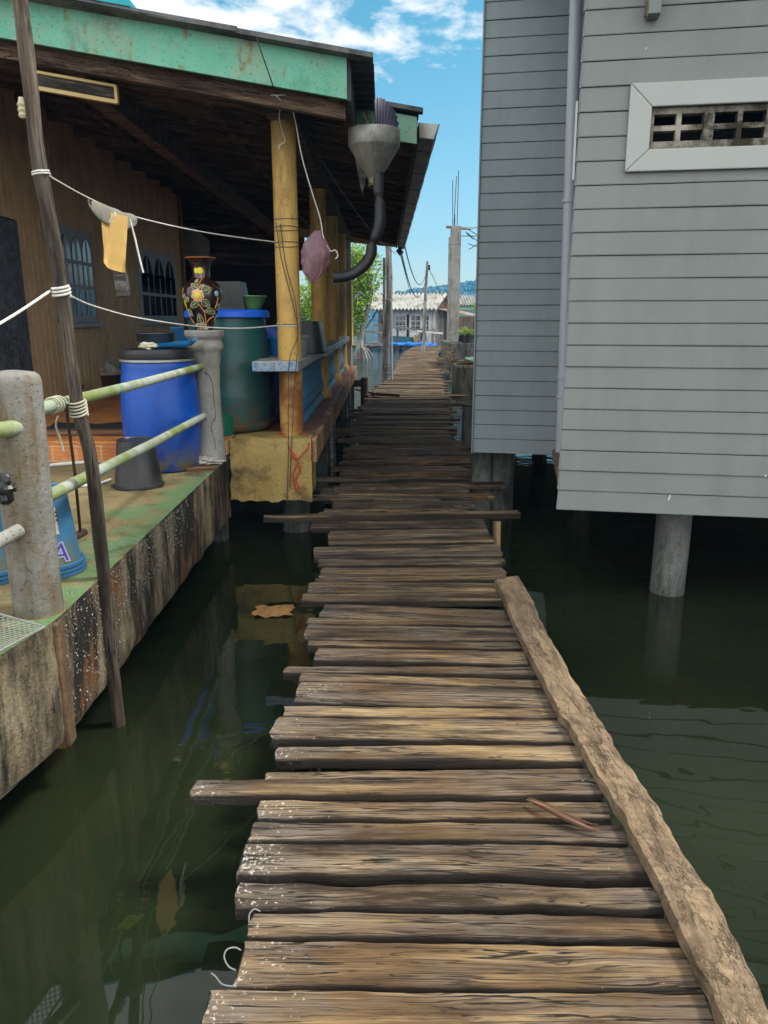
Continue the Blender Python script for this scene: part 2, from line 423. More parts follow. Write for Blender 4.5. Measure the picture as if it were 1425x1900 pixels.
M_breeze = concrete('mildewed_breeze_block', (.34, .31, .25), (.44, .41, .34), stain=(.035, .028, .018), stain_amt=.50, scale=9, bump=.5)
M_black = simple('black_void', (.008, .008, .009), .9, .2, 3)
M_pipe = simple('grey_drainpipe', (.33, .36, .39), .35, .05, 2, bump=.02)
M_railpipe = concrete('algae_pipe', (.33, .37, .30), (.42, .46, .40), stain=(.19, .23, .07), stain_amt=.48, scale=5, bump=.2, rough=.6, stain2=(.22, .42, .34), stain2_amt=.37)
M_blue = simple('blue_plastic', (.0, .062, .36), .42, .12, 3, dirt=(.008, .035, .20), dirt_amt=.42, mud=(.10, .085, .03), bump=.06, spec=.5)
M_bluelid = simple('bright_blue_plastic', (.015, .12, .70), .4, .08, 3, bump=.04)
M_teal = simple('teal_plastic', (.012, .075, .072), .4, .15, 3, dirt=(.03, .055, .05), dirt_amt=.44, mud=(.11, .06, .025), bump=.06)
M_blackp = simple('black_plastic', (.014, .014, .016), .38, .3, 4, dirt=(.04, .038, .035), dirt_amt=.42, bump=.06)
M_bucket = simple('light_blue_plastic', (.03, .14, .27), .4, .1, 3, dirt=(.08, .15, .20), dirt_amt=.44, mud=(.10, .11, .06), bump=.05)
M_tray = simple('sky_blue_plastic', (.02, .22, .55), .4, .1, 3)
M_red = simple('red_plastic', (.35, .012, .015), .4, .1, 3)
M_green_p = simple('lime_plastic', (.12, .26, .07), .4, .1, 3)
M_pot = simple('grey_green_plastic', (.16, .20, .17), .5, .15, 5)
M_tile = None
M_bal = simple('blue_glazed_baluster', (.055, .17, .30), .3, .25, 14, dirt=(.02, .05, .10), dirt_amt=.46, bump=.1, spec=.6)
M_metal = simple('galvanised_metal', (.36, .36, .33), .45, .15, 7, metal=.55, dirt=(.17, .165, .13), dirt_amt=.48, bump=.1)
M_gutter = simple('gutter_metal', (.05, .052, .065), .45, .3, 5, metal=.3, dirt=(.10, .09, .08), dirt_amt=.42, bump=.1)
M_roofsheet = concrete('roof_sheet', (.10, .10, .10), (.19, .185, .18), stain=(.04, .04, .04), stain_amt=.45, scale=6)
M_tealtrim = simple('teal_flashing', (.0, .30, .36), .35, .08, 2, bump=.03)
M_hose = simple('rubber_hose', (.012, .012, .014), .5, .25, 5, dirt=(.035, .035, .037), dirt_amt=.4)
M_meshwire = simple('dull_mesh_wire', (.22, .23, .21), .6, .2, 20, metal=.2)
M_cord = simple('white_cord', (.62, .60, .55), .8, .12, 30)
M_wire = simple('thin_wire', (.05, .045, .04), .6, .2, 10)
M_redcord = simple('red_cord', (.42, .035, .015), .7, .2, 20)
M_rod = simple('rusty_iron', (.055, .032, .022), .7, .4, 15, metal=.3, bump=.3)
M_door = wood('grey_door_paint', (.10, .11, .13), (.16, .18, .21), (.20, .22, .25), (.17, .18, .2), greymix=.4, crack_lo=.2)
M_winframe = simple('grey_window_paint', (.36, .40, .44), .55, .1, 5, bump=.1)
M_cloth_y = simple('yellow_cloth', (.62, .40, .13), .85, .12, 4, bump=.2)
M_cloth_w = simple('pale_cloth', (.42, .40, .35), .9, .25, 9, bump=.3)
M_cloth_b = simple('black_cloth', (.012, .012, .012), .95, .3, 9, bump=.3)
M_navy = simple('navy_cloth', (.012, .02, .08), .9, .3, 9, bump=.3)
M_net = simple('blue_netting', (.01, .16, .62), .8, .35, 20, bump=.8)
M_yellow = simple('bright_yellow_board', (.80, .50, .01), .6, .06, 3)
M_white = simple('white_board', (.62, .63, .60), .7, .1, 3, dirt=(.35, .34, .3), dirt_amt=.4)
M_corr = concrete('corrugated_roof', (.28, .28, .25), (.40, .40, .36), stain=(.15, .145, .13), stain_amt=.45, scale=5, bump=.15)
M_rustroof = concrete('rusty_roof', (.25, .21, .18), (.36, .33, .3), stain=(.20, .10, .06), stain_amt=.52, scale=5, bump=.15)
M_orange = concrete('red_floor', (.17, .06, .035), (.26, .095, .05), stain=(.09, .04, .03), stain_amt=.45, scale=3, rough=.5)

def tile_mat():
    m, nt, out = newmat('terracotta_tile')
    c = nt.coord()
    sx = nt.n('ShaderNodeSeparateXYZ', i0=c)
    br = nt.n('ShaderNodeTexBrick', {'offset': 0.0}, Vector=nt.n('ShaderNodeCombineXYZ', X=sx.outputs[0], Y=nt.math('ADD', sx.outputs[1], sx.outputs[2])).outputs[0], Color1=(.46, .13, .03, 1), Color2=(.58, .20, .045, 1), Mortar=(.42, .30, .16, 1), Scale=1.0)
    nt.set(br, 'Mortar Size', .008); nt.set(br, 'Brick Width', .20); nt.set(br, 'Row Height', .20)
    w = nt.n('ShaderNodeTexWave', {'wave_type': 'RINGS'}, Vector=nt.map(c, (5, 5, 5)), Scale=2.0, Distortion=4.0).outputs['Fac']
    col = nt.mix(nt.ramp(w, .86, .93, 0, .6), br.outputs['Color'], (.52, .30, .12))
    n = nt.noise(c, 3, 6, .65)
    col = nt.mix(nt.ramp(n, .54, .74, 0, .7), col, (.14, .055, .025))
    finish(nt, out, col, nt.ramp(n, .3, .7, .28, .6), nt.bump(br.outputs['Fac'], .2, .004), 0, .4)
    return m
M_tile = tile_mat()
def railtile_mat():
    m, nt, out = newmat('patterned_rail_tile')
    c = nt.coord()
    n = nt.noise(c, 30, 5, .7, 1.0)
    col = nt.mix(nt.ramp(n, .48, .56), (.30, .30, .28), (.06, .20, .42))
    d = nt.noise(c, 2.5, 5, .7)
    col = nt.mix(nt.ramp(d, .55, .75, 0, .6), col, (.22, .21, .19))
    br = nt.n('ShaderNodeTexBrick', {'offset': 0.0}, Vector=nt.n('ShaderNodeCombineXYZ', X=nt.n('ShaderNodeSeparateXYZ', i0=c).outputs[1], Y=nt.n('ShaderNodeSeparateXYZ', i0=c).outputs[0]).outputs[0], Color1=(1, 1, 1, 1), Color2=(1, 1, 1, 1), Mortar=(.4, .4, .38, 1), Scale=1.0)
    nt.set(br, 'Mortar Size', .005); nt.set(br, 'Brick Width', .2); nt.set(br, 'Row Height', .2)
    col = nt.mix(1.0, col, br.outputs['Color'], 'MULTIPLY')
    finish(nt, out, col, .35, None, 0, .5)
    return m
M_railtile = railtile_mat()
M_raillight = simple('grey_rail_tile', (.30, .30, .30), .4, .15, 6, dirt=(.16, .15, .14), dirt_amt=.42)

def leaf_mat(name, c1, c2, c3, trans=.35):
    m, nt, out = newmat(name)
    t = nt.attr('tint').outputs['Fac']
    col = nt.mix(nt.ramp(t, 0, .5), c1, c2); col = nt.mix(nt.ramp(t, .5, 1), col, c3)
    b = nt.n('ShaderNodeBsdfPrincipled'); nt.set(b, 'Base Color', col); nt.set(b, 'Roughness', .45)
    tr = nt.n('ShaderNodeBsdfTranslucent', Color=col)
    mx = nt.n('ShaderNodeMixShader', i0=trans, i1=b.outputs[0], i2=tr.outputs[0])
    nt.L.new(mx.outputs[0], out.inputs[0]); return m
M_leaf = leaf_mat('mangrove_leaf', (.06, .15, .012), (.20, .36, .015), (.50, .58, .03))
M_fern = leaf_mat('fern_leaf', (.05, .14, .02), (.16, .30, .03), (.36, .44, .05))
M_forest = leaf_mat('haze_tinted_foliage', (.006, .045, .055), (.012, .07, .085), (.025, .10, .11), .1)  # blue of the distant haze is put into the leaf colours
def water_mat():
    m, nt, out = newmat('harbour_water')
    pos = nt.n('ShaderNodeNewGeometry').outputs['Position']
    y = nt.n('ShaderNodeSeparateXYZ', i0=pos).outputs[1]
    calm = nt.noise(nt.map(pos, (1.1, 1.6, 1)), 1.0, 3, .5, .3)
    fine = nt.noise(nt.map(pos, (1.6, 4.5, 1)), 1.6, 4, .55, .4)
    swell = nt.noise(nt.map(pos, (.8, 2.2, 1)), 1.0, 3, .5)
    open_ = nt.ramp(y, 9.0, 17.0, .0, 1.0)
    h = nt.math('ADD', nt.math('MULTIPLY', calm, .55), nt.math('MULTIPLY', nt.math('ADD', nt.math('MULTIPLY', fine, .9), nt.math('MULTIPLY', swell, 1.2)), open_))
    bmp = nt.n('ShaderNodeBump', Height=h, Strength=nt.ramp(y, 8.0, 18.0, .11, .85), Distance=.11).outputs[0]
    murk = nt.noise(nt.map(pos, (.9, .9, .9)), 1, 4, .6)
    col = nt.mix(nt.ramp(murk, .35, .7), (.013, .021, .010), (.028, .037, .016))
    dif = nt.n('ShaderNodeBsdfDiffuse', Color=col)
    tra = nt.n('ShaderNodeBsdfTransparent', Color=(.30, .42, .22, 1))
    body = nt.n('ShaderNodeMixShader', i0=.40, i1=dif.outputs[0], i2=tra.outputs[0])
    glo = nt.n('ShaderNodeBsdfGlossy', Color=(1, 1, 1, 1), Roughness=.015, Normal=bmp)
    fr = nt.n('ShaderNodeFresnel', IOR=1.45, Normal=bmp)
    mx = nt.n('ShaderNodeMixShader', i0=fr.outputs[0], i1=body.outputs[0], i2=glo.outputs[0])
    nt.L.new(mx.outputs[0], out.inputs[0]); return m
M_water = water_mat()

# ------------------------------------------------------------------ setting: water, sea bed, hill
mb = MB(); mb.add([(-900, -60, 0), (900, -60, 0), (900, 640, 0), (-900, 640, 0)], [(0, 1, 2, 3)])
tag(mb.build('water', M_water, loc=(0, 0, 0)), 'dark green harbour water between and behind the houses', 'water', kind='structure')
mb = MB(); mb.add([(-900, -60, -1.3), (900, -60, -1.3), (900, 640, -1.3), (-900, 640, -1.3)], [(0, 1, 2, 3)])
tag(mb.build('seabed', simple('mud', (.035, .035, .018), .95, .35, 2), loc=(0, 0, -1.3)), 'muddy sea bed under the green water', 'ground', kind='structure')

HILL = [(-160, 2), (-90, 4), (-50, 5.5), (-30, 6.5), (-17, 9), (-1, 14.8), (8, 17), (15.7, 18.6), (28.7, 20.8), (38.5, 22), (55, 24), (80, 26), (120, 27), (200, 20), (300, 4)]
def hill_h(x):
    for (a, ha), (b, hb) in zip(HILL, HILL[1:]):
        if a <= x <= b: return ha+(hb-ha)*(x-a)/(b-a)
    return 0
def hillf(u, v):
    x = -160+460*u; d = v*140
    prof = sin(min(1, d/70)*pi/2) if d < 70 else cos((d-70)/70*pi/2)
    return (x, 400+d, -1.5+(hill_h(x)-1.5)*prof+1.5*noise.noise(V((x*.05, d*.05, 0)))*prof)
mb = MB(); mb.grid(hillf, 90, 20)
tag(mb.build('hill', M_forest, smooth=True, loc=(60, 400, -1.5)), 'low wooded hill behind the hut roofs', 'hill', kind='structure')
mb = MB()
ico = bmesh.new(); bmesh.ops.create_icosphere(ico, subdivisions=2, radius=1); icov = [v.co.copy() for v in ico.verts]; icof = [tuple(v.index for v in f.verts) for f in ico.faces]; ico.free()
for i in range(1500):
    u = random.random(); x0 = random.uniform(-60, 130); u = (x0+160)/460; v = random.random()**.8*.55
    p = V(hillf(u, v)); r = random.uniform(1.1, 2.1); o = V((i*1.7, 0, 0))
    mb.add([p+V((q.x*r, q.y*r, q.z*r*random.uniform(.95, 1.05)*1.05))*(1+.55*noise.noise(q*2.6+o)) for q in icov], icof, tint=random.random())
tag(mb.build('hillside_forest', M_forest, smooth=False, loc=(40, 430, 0)), 'distant forest covering the low hill, its leaves coloured haze blue', 'forest', kind='stuff')

# ------------------------------------------------------------------ boardwalk
ZD = .35
walk = thing('boardwalk', (0.2, 4, 0), 'long rickety boardwalk of uneven weathered planks leading away over the water', 'boardwalk')
def deckpt(px, py): return atZ(px, py, ZD)
# near boards read off one by one: top edge y, bottom edge y (at the left end), left x, right x, drop of the right end
NEAR = [
 (1912, 1990, 330, 1370, 6, .45, 1), (1834, 1905, 385, 1318, 8, .25, 1), (1741, 1829, 445, 1290, 9, .05, .7), (1690, 1736, 462, 1258, 6, .15, .6),
 (1636, 1682, 438, 1228, 6, .75, 1), (1563, 1622, 448, 1198, 4, .60, 1), (1523, 1557, 466, 1158, 4, .45, .7), (1482, 1514, 480, 1132, 4, .25, .8),
 (1447, 1478, 360, 1112, -2, .35, 1), (1427, 1444, 495, 1092, -3, .25, .9), (1385, 1411, 514, 1076, 3, .3, .9), (1330, 1372, 508, 1056, 6, .45, .9),
 (1308, 1327, 529, 1034, 3, .25, .6), (1264, 1301, 552, 1024, 12, .5, .8), (1247, 1262, 558, 1004, 12, .25, .5), (1233, 1246, 528, 992, 3, .35, .6),
 (1201, 1225, 585, 976, 8, .2, .7), (1188, 1199, 570, 966, 4, .2, .6), (1160, 1186, 568, 962, 5, .55, .6), (1146, 1157, 572, 948, 6, .2, .6),
 (1118, 1144, 598, 938, 12, .55, .6), (1101, 1116, 562, 946, -1, .35, .6), (1079, 1099, 573, 941, 3, .15, .7), (1070, 1078, 585, 936, -4, .2, .5),
 (1051, 1069, 596, 938, 0, .2, .6), (1045, 1050, 592, 930, -3, .5, .4), (1036, 1043, 590, 934, -5, .7, .4), (1014, 1034, 583, 926, -6, .55, .4),
 (1004, 1012, 610, 914, -6, .3, .4), (994, 1002, 608, 908, -6, .6, .3), (983, 992, 611, 905, -5, .25, .3), (963, 980, 578, 897, -2, .95, .3),
]
plank_objs = []
stub = []
for (y0, y1, xl, xr, dy, tint, wear) in NEAR:
    a0 = deckpt(xl, y0); a1 = deckpt(xl, y1); b0 = deckpt(xr, y0+dy); b1 = deckpt(xr, y1+dy)
    lift = random.uniform(-.006, .008)
    PL = (a0+a1)/2+Z*lift; PR = (b0+b1)/2+Z*(lift+random.uniform(-.004, .004))
    wl = (a0-a1).y; wr = (b0-b1).y
    m_ = MB().plank(PL, PR, (max(.03, wl), max(.03, wr)), th=random.uniform(.036, .046), tint=tint, wear=wear, rough=.013 if tint < .7 else .027, nx=72)
    plank_objs.append(m_.build('plank', M_plank, walk, smooth=True))
# the long dark board across, and everything farther
EDGE = [(958, 598, 897), (940, 606, 890), (925, 615, 880), (900, 625, 872), (870, 635, 865), (840, 645, 855), (800, 655, 842), (770, 663, 835), (740, 680, 830), (720, 700, 825),
        (700, 721, 818), (690, 727, 815), (675, 737, 812), (660, 745, 810), (650, 756, 813), (645, 766, 820), (641, 778, 828), (637.5, 790, 836), (634.5, 800, 836)]
EP = [(deckpt(xl, y), deckpt(xr, y)) for (y, xl, xr) in EDGE]
def edge_at(Y):
    for (a, b), (c, d) in zip(EP, EP[1:]):
        if a.y <= Y <= c.y:
            t = (Y-a.y)/(c.y-a.y); return a.x+(c.x-a.x)*t, b.x+(d.x-b.x)*t
    return EP[-1][0].x, EP[-1][1].x
p = atZ(490, 957, ZD+.045); q = atZ(962, 949, ZD+.045)
plank_objs.append(MB().plank(p, q, (.075, .12), th=.045, tint=.5, wear=.9, rough=.02).build('plank', M_plank, walk, smooth=True))
Yc = EP[0][0].y+.10
far_m = MB(); k = 0
while Yc < EP[-1][0].y:
    w = random.choice([.06, .08, .10, .12, .15, .18]) if Yc < 16 else random.uniform(.09, .2)
    xl, xr = edge_at(Yc)
    jl = random.gauss(0, .05); jr = random.gauss(0, .06)
    if 6.5 < Yc < 15 and random.random() < .17: jl -= random.uniform(.1, .35)
    if 6.5 < Yc < 15 and random.random() < .22: jr += random.uniform(.08, .28)
    if Yc > 15 and random.random() < .05: jr += random.uniform(.1, .6)
    sk = random.gauss(.02, .035) if Yc < 9.5 else random.gauss(0, .025)
    z = ZD+random.uniform(-.016, .016)
    PL = V((xl+jl, Yc-sk, z+random.uniform(-.008, .008))); PR = V((xr+jr, Yc+sk, z+random.uniform(-.008, .008)))
    tint = random.choice([.0, .25, .5, .75]) if Yc < 13 else random.uniform(0, .6)
    wl = max(.04, w*random.uniform(.8, 1.15))
    if len(plank_objs) < 100:
        plank_objs.append(MB().plank(PL, PR, (wl, w), th=random.uniform(.03, .05), tint=tint, wear=.5, nx=18, rough=.016, mould=.35).build('plank', M_plank, walk, smooth=True))
    else:
        far_m.plank(PL, PR, (wl, w), th=.04, tint=tint, wear=.5, nx=8, rough=.016, mould=.35)
    Yc += w+random.uniform(-.004, .022); k += 1
tag(far_m.build('plank_run', M_plank, walk, smooth=True), 'far run of the boardwalk, planks seen edge to edge', kind='stuff')
# stringers and piles beneath
for side in (.14, .86):
    pts = []
    for Y in [1.0, 2, 3, 4, 5, 6]+[e[0].y for e in EP[2:]]:
        if Y < EP[0][0].y:
            a = deckpt(375+(598-375)*(1870-min(1870, 950))/920, 958)
            xl, xr = -.44-.01*Y, .74+.02*Y
        else: xl, xr = edge_at(Y)
        pts.append(V((xl+(xr-xl)*side, Y, ZD-.115)))
    m_ = MB()
    for a, b in zip(pts, pts[1:]): m_.bar(a, b, .09, .11, tint=.9)
    m_.build('stringer', M_pole, walk)
for Y in [1.6, 3.8, 6.0, 8.4, 10.8, 13.2, 15.6, 18, 20.5, 23, 26, 29, 32, 35, 38, 41]:
    xl, xr = edge_at(Y) if Y > EP[0][0].y else (-.45, .80)
    for x in (xl+.22, xr-.25):
        top = ZD-.18 if Y < 16 else ZD-.05
        MB().tube([(x+random.uniform(-.03, .03), Y, -1.35), (x, Y, top)], [.06, .052], n=10, wob=.2).build('pile', M_pole, walk, smooth=True)
    MB().bar((xl+.08, Y+.07, ZD-.21), (xr-.1, Y+.07, ZD-.21), .07, .08).build('cross_beam', M_pole, walk)
# small upright stake beside the deck
p = atZ(922, 1040, .2); 
MB().bar(p+V((.03, 0, -1.4)), atY(922, 968, p.y), .05, .035, up=Yv, tint=.2).build('stake', M_plank, walk)
# wire loops sticking out of the left edge
for pts in ([(437, 1800), (424, 1793), (416, 1776), (421, 1762), (436, 1758), (447, 1763)], [(430, 1830), (412, 1826), (400, 1812), (392, 1806)], [(462, 1712), (463, 1696), (472, 1687), (483, 1691)]):
    MB().tube(spline([atZ(x, y, ZD+.012-.004*i) for i, (x, y) in enumerate(pts)], 5), .0020, n=6).build('tie_wire', M_meshwire, walk, smooth=True)

# bark slab lying along the right edge
SL = [(1088, 918, 962, .000), (1110, 931, 985, 0), (1180, 958, 1018, 0), (1250, 995, 1058, 0), (1330, 1033, 1107, 0), (1400, 1080, 1150, 0), (1500, 1135, 1215, 0), (1580, 1180, 1262, 0), (1660, 1222, 1316, 0), (1740, 1255, 1352, 0), (1820, 1296, 1392, 0), (1900, 1330, 1432, 0), (1990, 1372, 1490, 0)]
zs = ZD+.014
def slab_fn(u, v):
    f = u*(len(SL)-1); i = min(int(f), len(SL)-2); t = f-i
    y = SL[i][0]+(SL[i+1][0]-SL[i][0])*t; xa = SL[i][1]+(SL[i+1][1]-SL[i][1])*t; xb = SL[i][2]+(SL[i+1][2]-SL[i][2])*t
    A = atZ(xa, y, zs); B = atZ(xb, y-8+22*min(1, u*10), zs+.02)
    s = 0 if v < .02 else (1 if v > .98 else .015+.97*((v-1/14)/(12/14)))
    c = sin(pi*min(1, max(0, s)))
    P = A.lerp(B, s)+Z*(.036+.008*c**.5 if 0 < s < 1 else .020)
    nz = noise.noise(V((P.x*9, P.y*9, 2)))*.010+noise.noise(V((P.x*26, P.y*26, 5)))*.005
    if 0 < s < 1: P.z += nz
    P.x += .012*noise.noise(V((P.y*3.5, s*2, 9)))+.008*noise.noise(V((P.y*14, s*3, 1)))
    P.z = max(P.z, zs)
    return P
mb = MB()
mb.grid(slab_fn, 130, 14, gc=lambda u, v: (u*4.2, v*.17, 0))
g = mb.v[:]
nv1 = 15
under = [V((q.x, q.y, zs-.002)) for q in g]
mb.add([V((q.x, q.y, zs-.004)) for q in (g[i*nv1] for i in range(131))]+[g[i*nv1] for i in range(131)], [(i, i+1, 132+i, 131+i) for i in range(130)], gc=[(i/130*4.2, 0, .0) for i in range(131)]+[(i/130*4.2, .02, 0) for i in range(131)])
mb.add([V((q.x, q.y, zs-.004)) for q in (g[i*nv1+14] for i in range(131))]+[g[i*nv1+14] for i in range(131)], [(i, i+1, 132+i, 131+i) for i in range(130)], gc=[(i/130*4.2, .3, .0) for i in range(131)]+[(i/130*4.2, .32, 0) for i in range(131)])
e0 = [g[j] for j in range(15)]; mb.add(e0+[V((q.x, q.y, zs-.004)) for q in e0], [(j, j+1, 16+j, 15+j) for j in range(14)])
slab = mb.build('bark_slab', M_bark, smooth=True)
tag(slab, 'long rough slab of timber with bark lying along the right edge of the boardwalk', 'timber')
# splinter
sp_ = [atZ(978, 1484, ZD+.02), atZ(1010, 1497, ZD+.03), atZ(1050, 1518, ZD+.028), atZ(1090, 1536, ZD+.02), atZ(1112, 1541, ZD+.016)]
m_ = MB()
m_.tube(spline(sp_, 5), [.002+.009*sin(pi*min(1, i/20+.02)) for i in range(21)], n=7, wob=.4)
m_.tube(spline([q+V((.006, .02*i/4+.004, .004)) for i, q in enumerate(sp_)], 5), [.001+.004*sin(pi*min(1, i/20+.02)) for i in range(21)], n=6, wob=.4)
tag(m_.build('wood_splinter', M_redwood, smooth=True), 'thin brown wood splinter lying across the planks beside the bark slab', 'splinter')
# ------------------------------------------------------------------ grey house on the right
ang = radians(-10)
D = V((cos(ang), sin(ang), 0)); NO = V((sin(ang), -cos(ang), 0))      # along the wall, outward towards the viewer
C1 = atY(1035, 946, 5.0); C2 = atY(878, 840, 7.2)
ZB = C1.z
gh = thing('grey_house', (C1.x, C1.y, 0), 'house clad in grey horizontal boards with a mildewed white framed vent, on concrete piles', 'house')
def wp(P0, s, o, z): return V((P0.x, P0.y, 0))+D*s+NO*o+Z*z
def siding(mb, P0, D_, N_, L, z0, z1, bh, hole=None, s0=0.0, dz=0.0):
    i = 0; z = z0
    def P(s, o, zz): return V((P0.x, P0.y, 0))+D_*s+N_*o+Z*(zz+dz*s)
    while z < z1-.001:
        zt = min(z+bh, z1)
        segs = [(s0, L)]
        if hole and z < hole[3] and zt > hole[2]: segs = [(s0, hole[0]), (hole[1], L)]
        o3 = random.uniform(0, 50); pr = random.uniform(-.0015, .0015)
        for (a, b) in segs:
            if b-a < .01: continue
            n = max(2, int((b-a)/.18)); vs, fs = [], []
            for k in range(n+1):
                s = a+(b-a)*k/n; wz = .0022*noise.noise(V((s*1.7, o3, 0))); wo_ = .0035*noise.noise(V((s*1.2, o3, 4)))+pr
                for (o, zz) in ((-.014, z+.0038), (.010+wo_, z+.0038+wz), (.0115+wo_, z+.009+wz), (.005+wo_, zt-.001+wz), (-.014, zt)):
                    vs.append(P(s, o, zz))
            for k in range(n):
                for j in range(4): fs.append((k*5+j, (k+1)*5+j, (k+1)*5+j+1, k*5+j+1))
            fs.append((0, 1, 2, 3, 4)); fs.append(tuple(n*5+j for j in (4, 3, 2, 1, 0)))
            mb.add(vs, fs)
        z = zt; i += 1
    for (a, b, c, d) in ([(s0, L, z0, z1)] if not hole else [(s0, hole[0]-.02, z0, z1), (hole[1]+.02, L, z0, z1), (hole[0]-.02, hole[1]+.02, z0, hole[2]-.02), (hole[0]-.02, hole[1]+.02, hole[3]+.02, z1)]):
        mb.add([P(a, -.0145, c+.006), P(b, -.0145, c+.006), P(b, -.0145, d), P(a, -.0145, d)], [(0, 1, 2, 3)])
# vent position from the photo, on the wall plane
def on1(px, py): q = atP(px, py, C1, NO); return (q-C1).dot(D), q.z
s_a, z_a = on1(1166, 158); s_b, z_b = on1(1161, 321); s_c, z_c = on1(1208, 201); s_d, z_d = on1(1203, 279)
VO = ((s_a+s_b)/2, (s_a+s_b)/2+1.62, z_b, z_a); fwx = (s_c+s_d)/2-VO[0]
VI = (VO[0]+fwx, VO[1]-fwx, z_d, z_c)
BH = .1335
mb = MB(); siding(mb, C1, D, NO, 4.6, ZB, 4.6, BH, hole=VI)
mb.build('front_wall', M_sidingA, gh)
DS = V((-D.y, D.x, 0))                                   # away from viewer along side walls
DS1 = V((.285, 1, 0)).normalized(); DN1 = V((-DS1.y, DS1.x, 0))      # this short return wall splays slightly
mb = MB(); siding(mb, C1, DS1, DN1, 2.0, ZB, 4.6, BH)
mb.build('side_wall', M_sidingB, gh)
mb = MB(); siding(mb, C2, D, NO, 1.55, C2.z, 4.8, .1335, dz=0)
mb.build('rear_wall', M_sidingB, gh)
mb = MB(); siding(mb, C2, DS, -D, 8.5, C2.z, 4.8, .1335)
mb.build('side_wall', M_sidingB, gh)
mb = MB()    # corner boards, thin
mb.frame_box(wp(C2, -.012, .0, (C2.z+4.8)/2), D, NO, Z, .012, .05, 4.8-C2.z)
mb.build('corner_trim', M_sidingB, gh)
# solid bulk behind the boards (floor, inner faces)
mb = MB()
a = C1+D*.03-NO*.05; b = C1+D*4.6-NO*.05; c = b+DS*9; d = a+DS*9
mb.prism([V((q.x, q.y, ZB+.012)) for q in (a, b, c, d)], (0, 0, .05))
a = C2+D*.03-NO*.05; b = C2+D*1.6-NO*.05; c = b+DS*8.3; d = a+DS*8.3
mb.prism([V((q.x, q.y, ZB+.016)) for q in (a, b, c, d)], (0, 0, .05))
mb.build('floor_frame', M_dark, gh)
mb = MB()
for (P0, l, z) in ((C1, 4.6, 4.6), (C2, 2.2, 4.8)):
    q = P0-D*(.35 if P0 is C1 else .06)+NO*(.75 if P0 is C1 else .3); e = P0+D*(l+.4)+NO*.75
    mb.prism([V((w_.x, w_.y, z+dz)) for (w_, dz) in ((q, 0), (e, 0), (e+DS*9.6, .9), (q+DS*9.6, .9))], (0, 0, .06))
mb.build('roof', M_corr, gh)
mb = MB(); a = C1+DS*9; mb.prism([V((q.x, q.y, ZB)) for q in (a, a+D*5, a+D*5+DS*.1, a+DS*.1)], (0, 0, 4)); 
a = C1+D*4.6; mb.prism([V((q.x, q.y, ZB)) for q in (a, a-D*.1, a-D*.1+DS*9, a+DS*9)], (0, 0, 3.9))
mb.build('back_wall', M_sidingB, gh)
# vent
vent = MB()
o0, o1 = .013, .040
def fr(pts): vent.prism([wp(C1, s, o0, z) for s, z in pts], NO*(o1-o0))
s0, s1, z0, z1 = VO; t0, t1, u0, u1 = VI; g_ = .0012
fr([(s0, z0), (s0, z1), (t0, u1), (t0, u0)]); fr([(s0+g_, z1), (s1, z1), (t1, u1), (t0+g_, u1)])
fr([(s0+g_, z0), (t0+g_, u0), (t1, u0), (s1, z0)]); fr([(s1+g_, z0), (t1+g_, u0), (t1+g_, u1), (s1+g_, z1)])
vent = vent.build('vent_frame', M_trim, gh, bevel=.006)
mb = MB()
hgt = u1-u0; L_ = t1-t0; cell = .30*1.0
def vb(a, b, c, d, o=(-.07, .004)): mb.prism([wp(C1, a, o[1], c), wp(C1, b, o[1], c), wp(C1, b, o[1], d), wp(C1, a, o[1], d)], NO*(o[0]-o[1]))
vb(t0, t1, u0, u0+.045, (-.07, .0)); vb(t0, t1, u1-.035, u1, (-.07, .002)); vb(t0, t0+.02, u0+.045, u1-.035); 
x = t0+.02; i = 0
while x < t1:
    w = .125; x2 = x+w; bw = .028 if i % 2 == 0 else .055
    vb(x2, x2+bw, u0+.045, u1-.035, (-.07, .004 if i % 2 else .001)); x = x2+bw; i += 1
zm = (u0+u1)/2+.004; vb(t0+.02, t1, zm-.014, zm+.014, (-.06, -.002))
mb.build('breeze_blocks', M_breeze, vent)
mb = MB(); mb.prism([wp(C1, t0-.1, -.22, u0-.1), wp(C1, t1+.1, -.22, u0-.1), wp(C1, t1+.1, -.22, u1+.1), wp(C1, t0-.1, -.22, u1+.1)], NO*.01)
mb.build('vent_dark_sheet', M_black, vent)  # black sheet standing in for the unlit room behind the vent
# bracket under the eave
s_k, z_k = on1(1197, 40); s_l, _ = on1(1220, 40)
mb = MB(); w = s_l-s_k
mb.prism([wp(C1, s_k, .02, z_k), wp(C1, s_k+w, .02, z_k), wp(C1, s_k+w, .02, 4.5), wp(C1, s_k, .02, 4.5)], NO*.10)
mb.build('eave_bracket', M_sidingA, gh, bevel=.004)
mb = MB(); mb.prism([wp(C1, s_k-.01, .02, z_k+.012), wp(C1, s_k, .02, z_k+.012), wp(C1, s_k, .02, 4.5), wp(C1, s_k-.01, .02, 4.5)], NO*.03)
mb.build('bracket_batten', M_dark, gh)
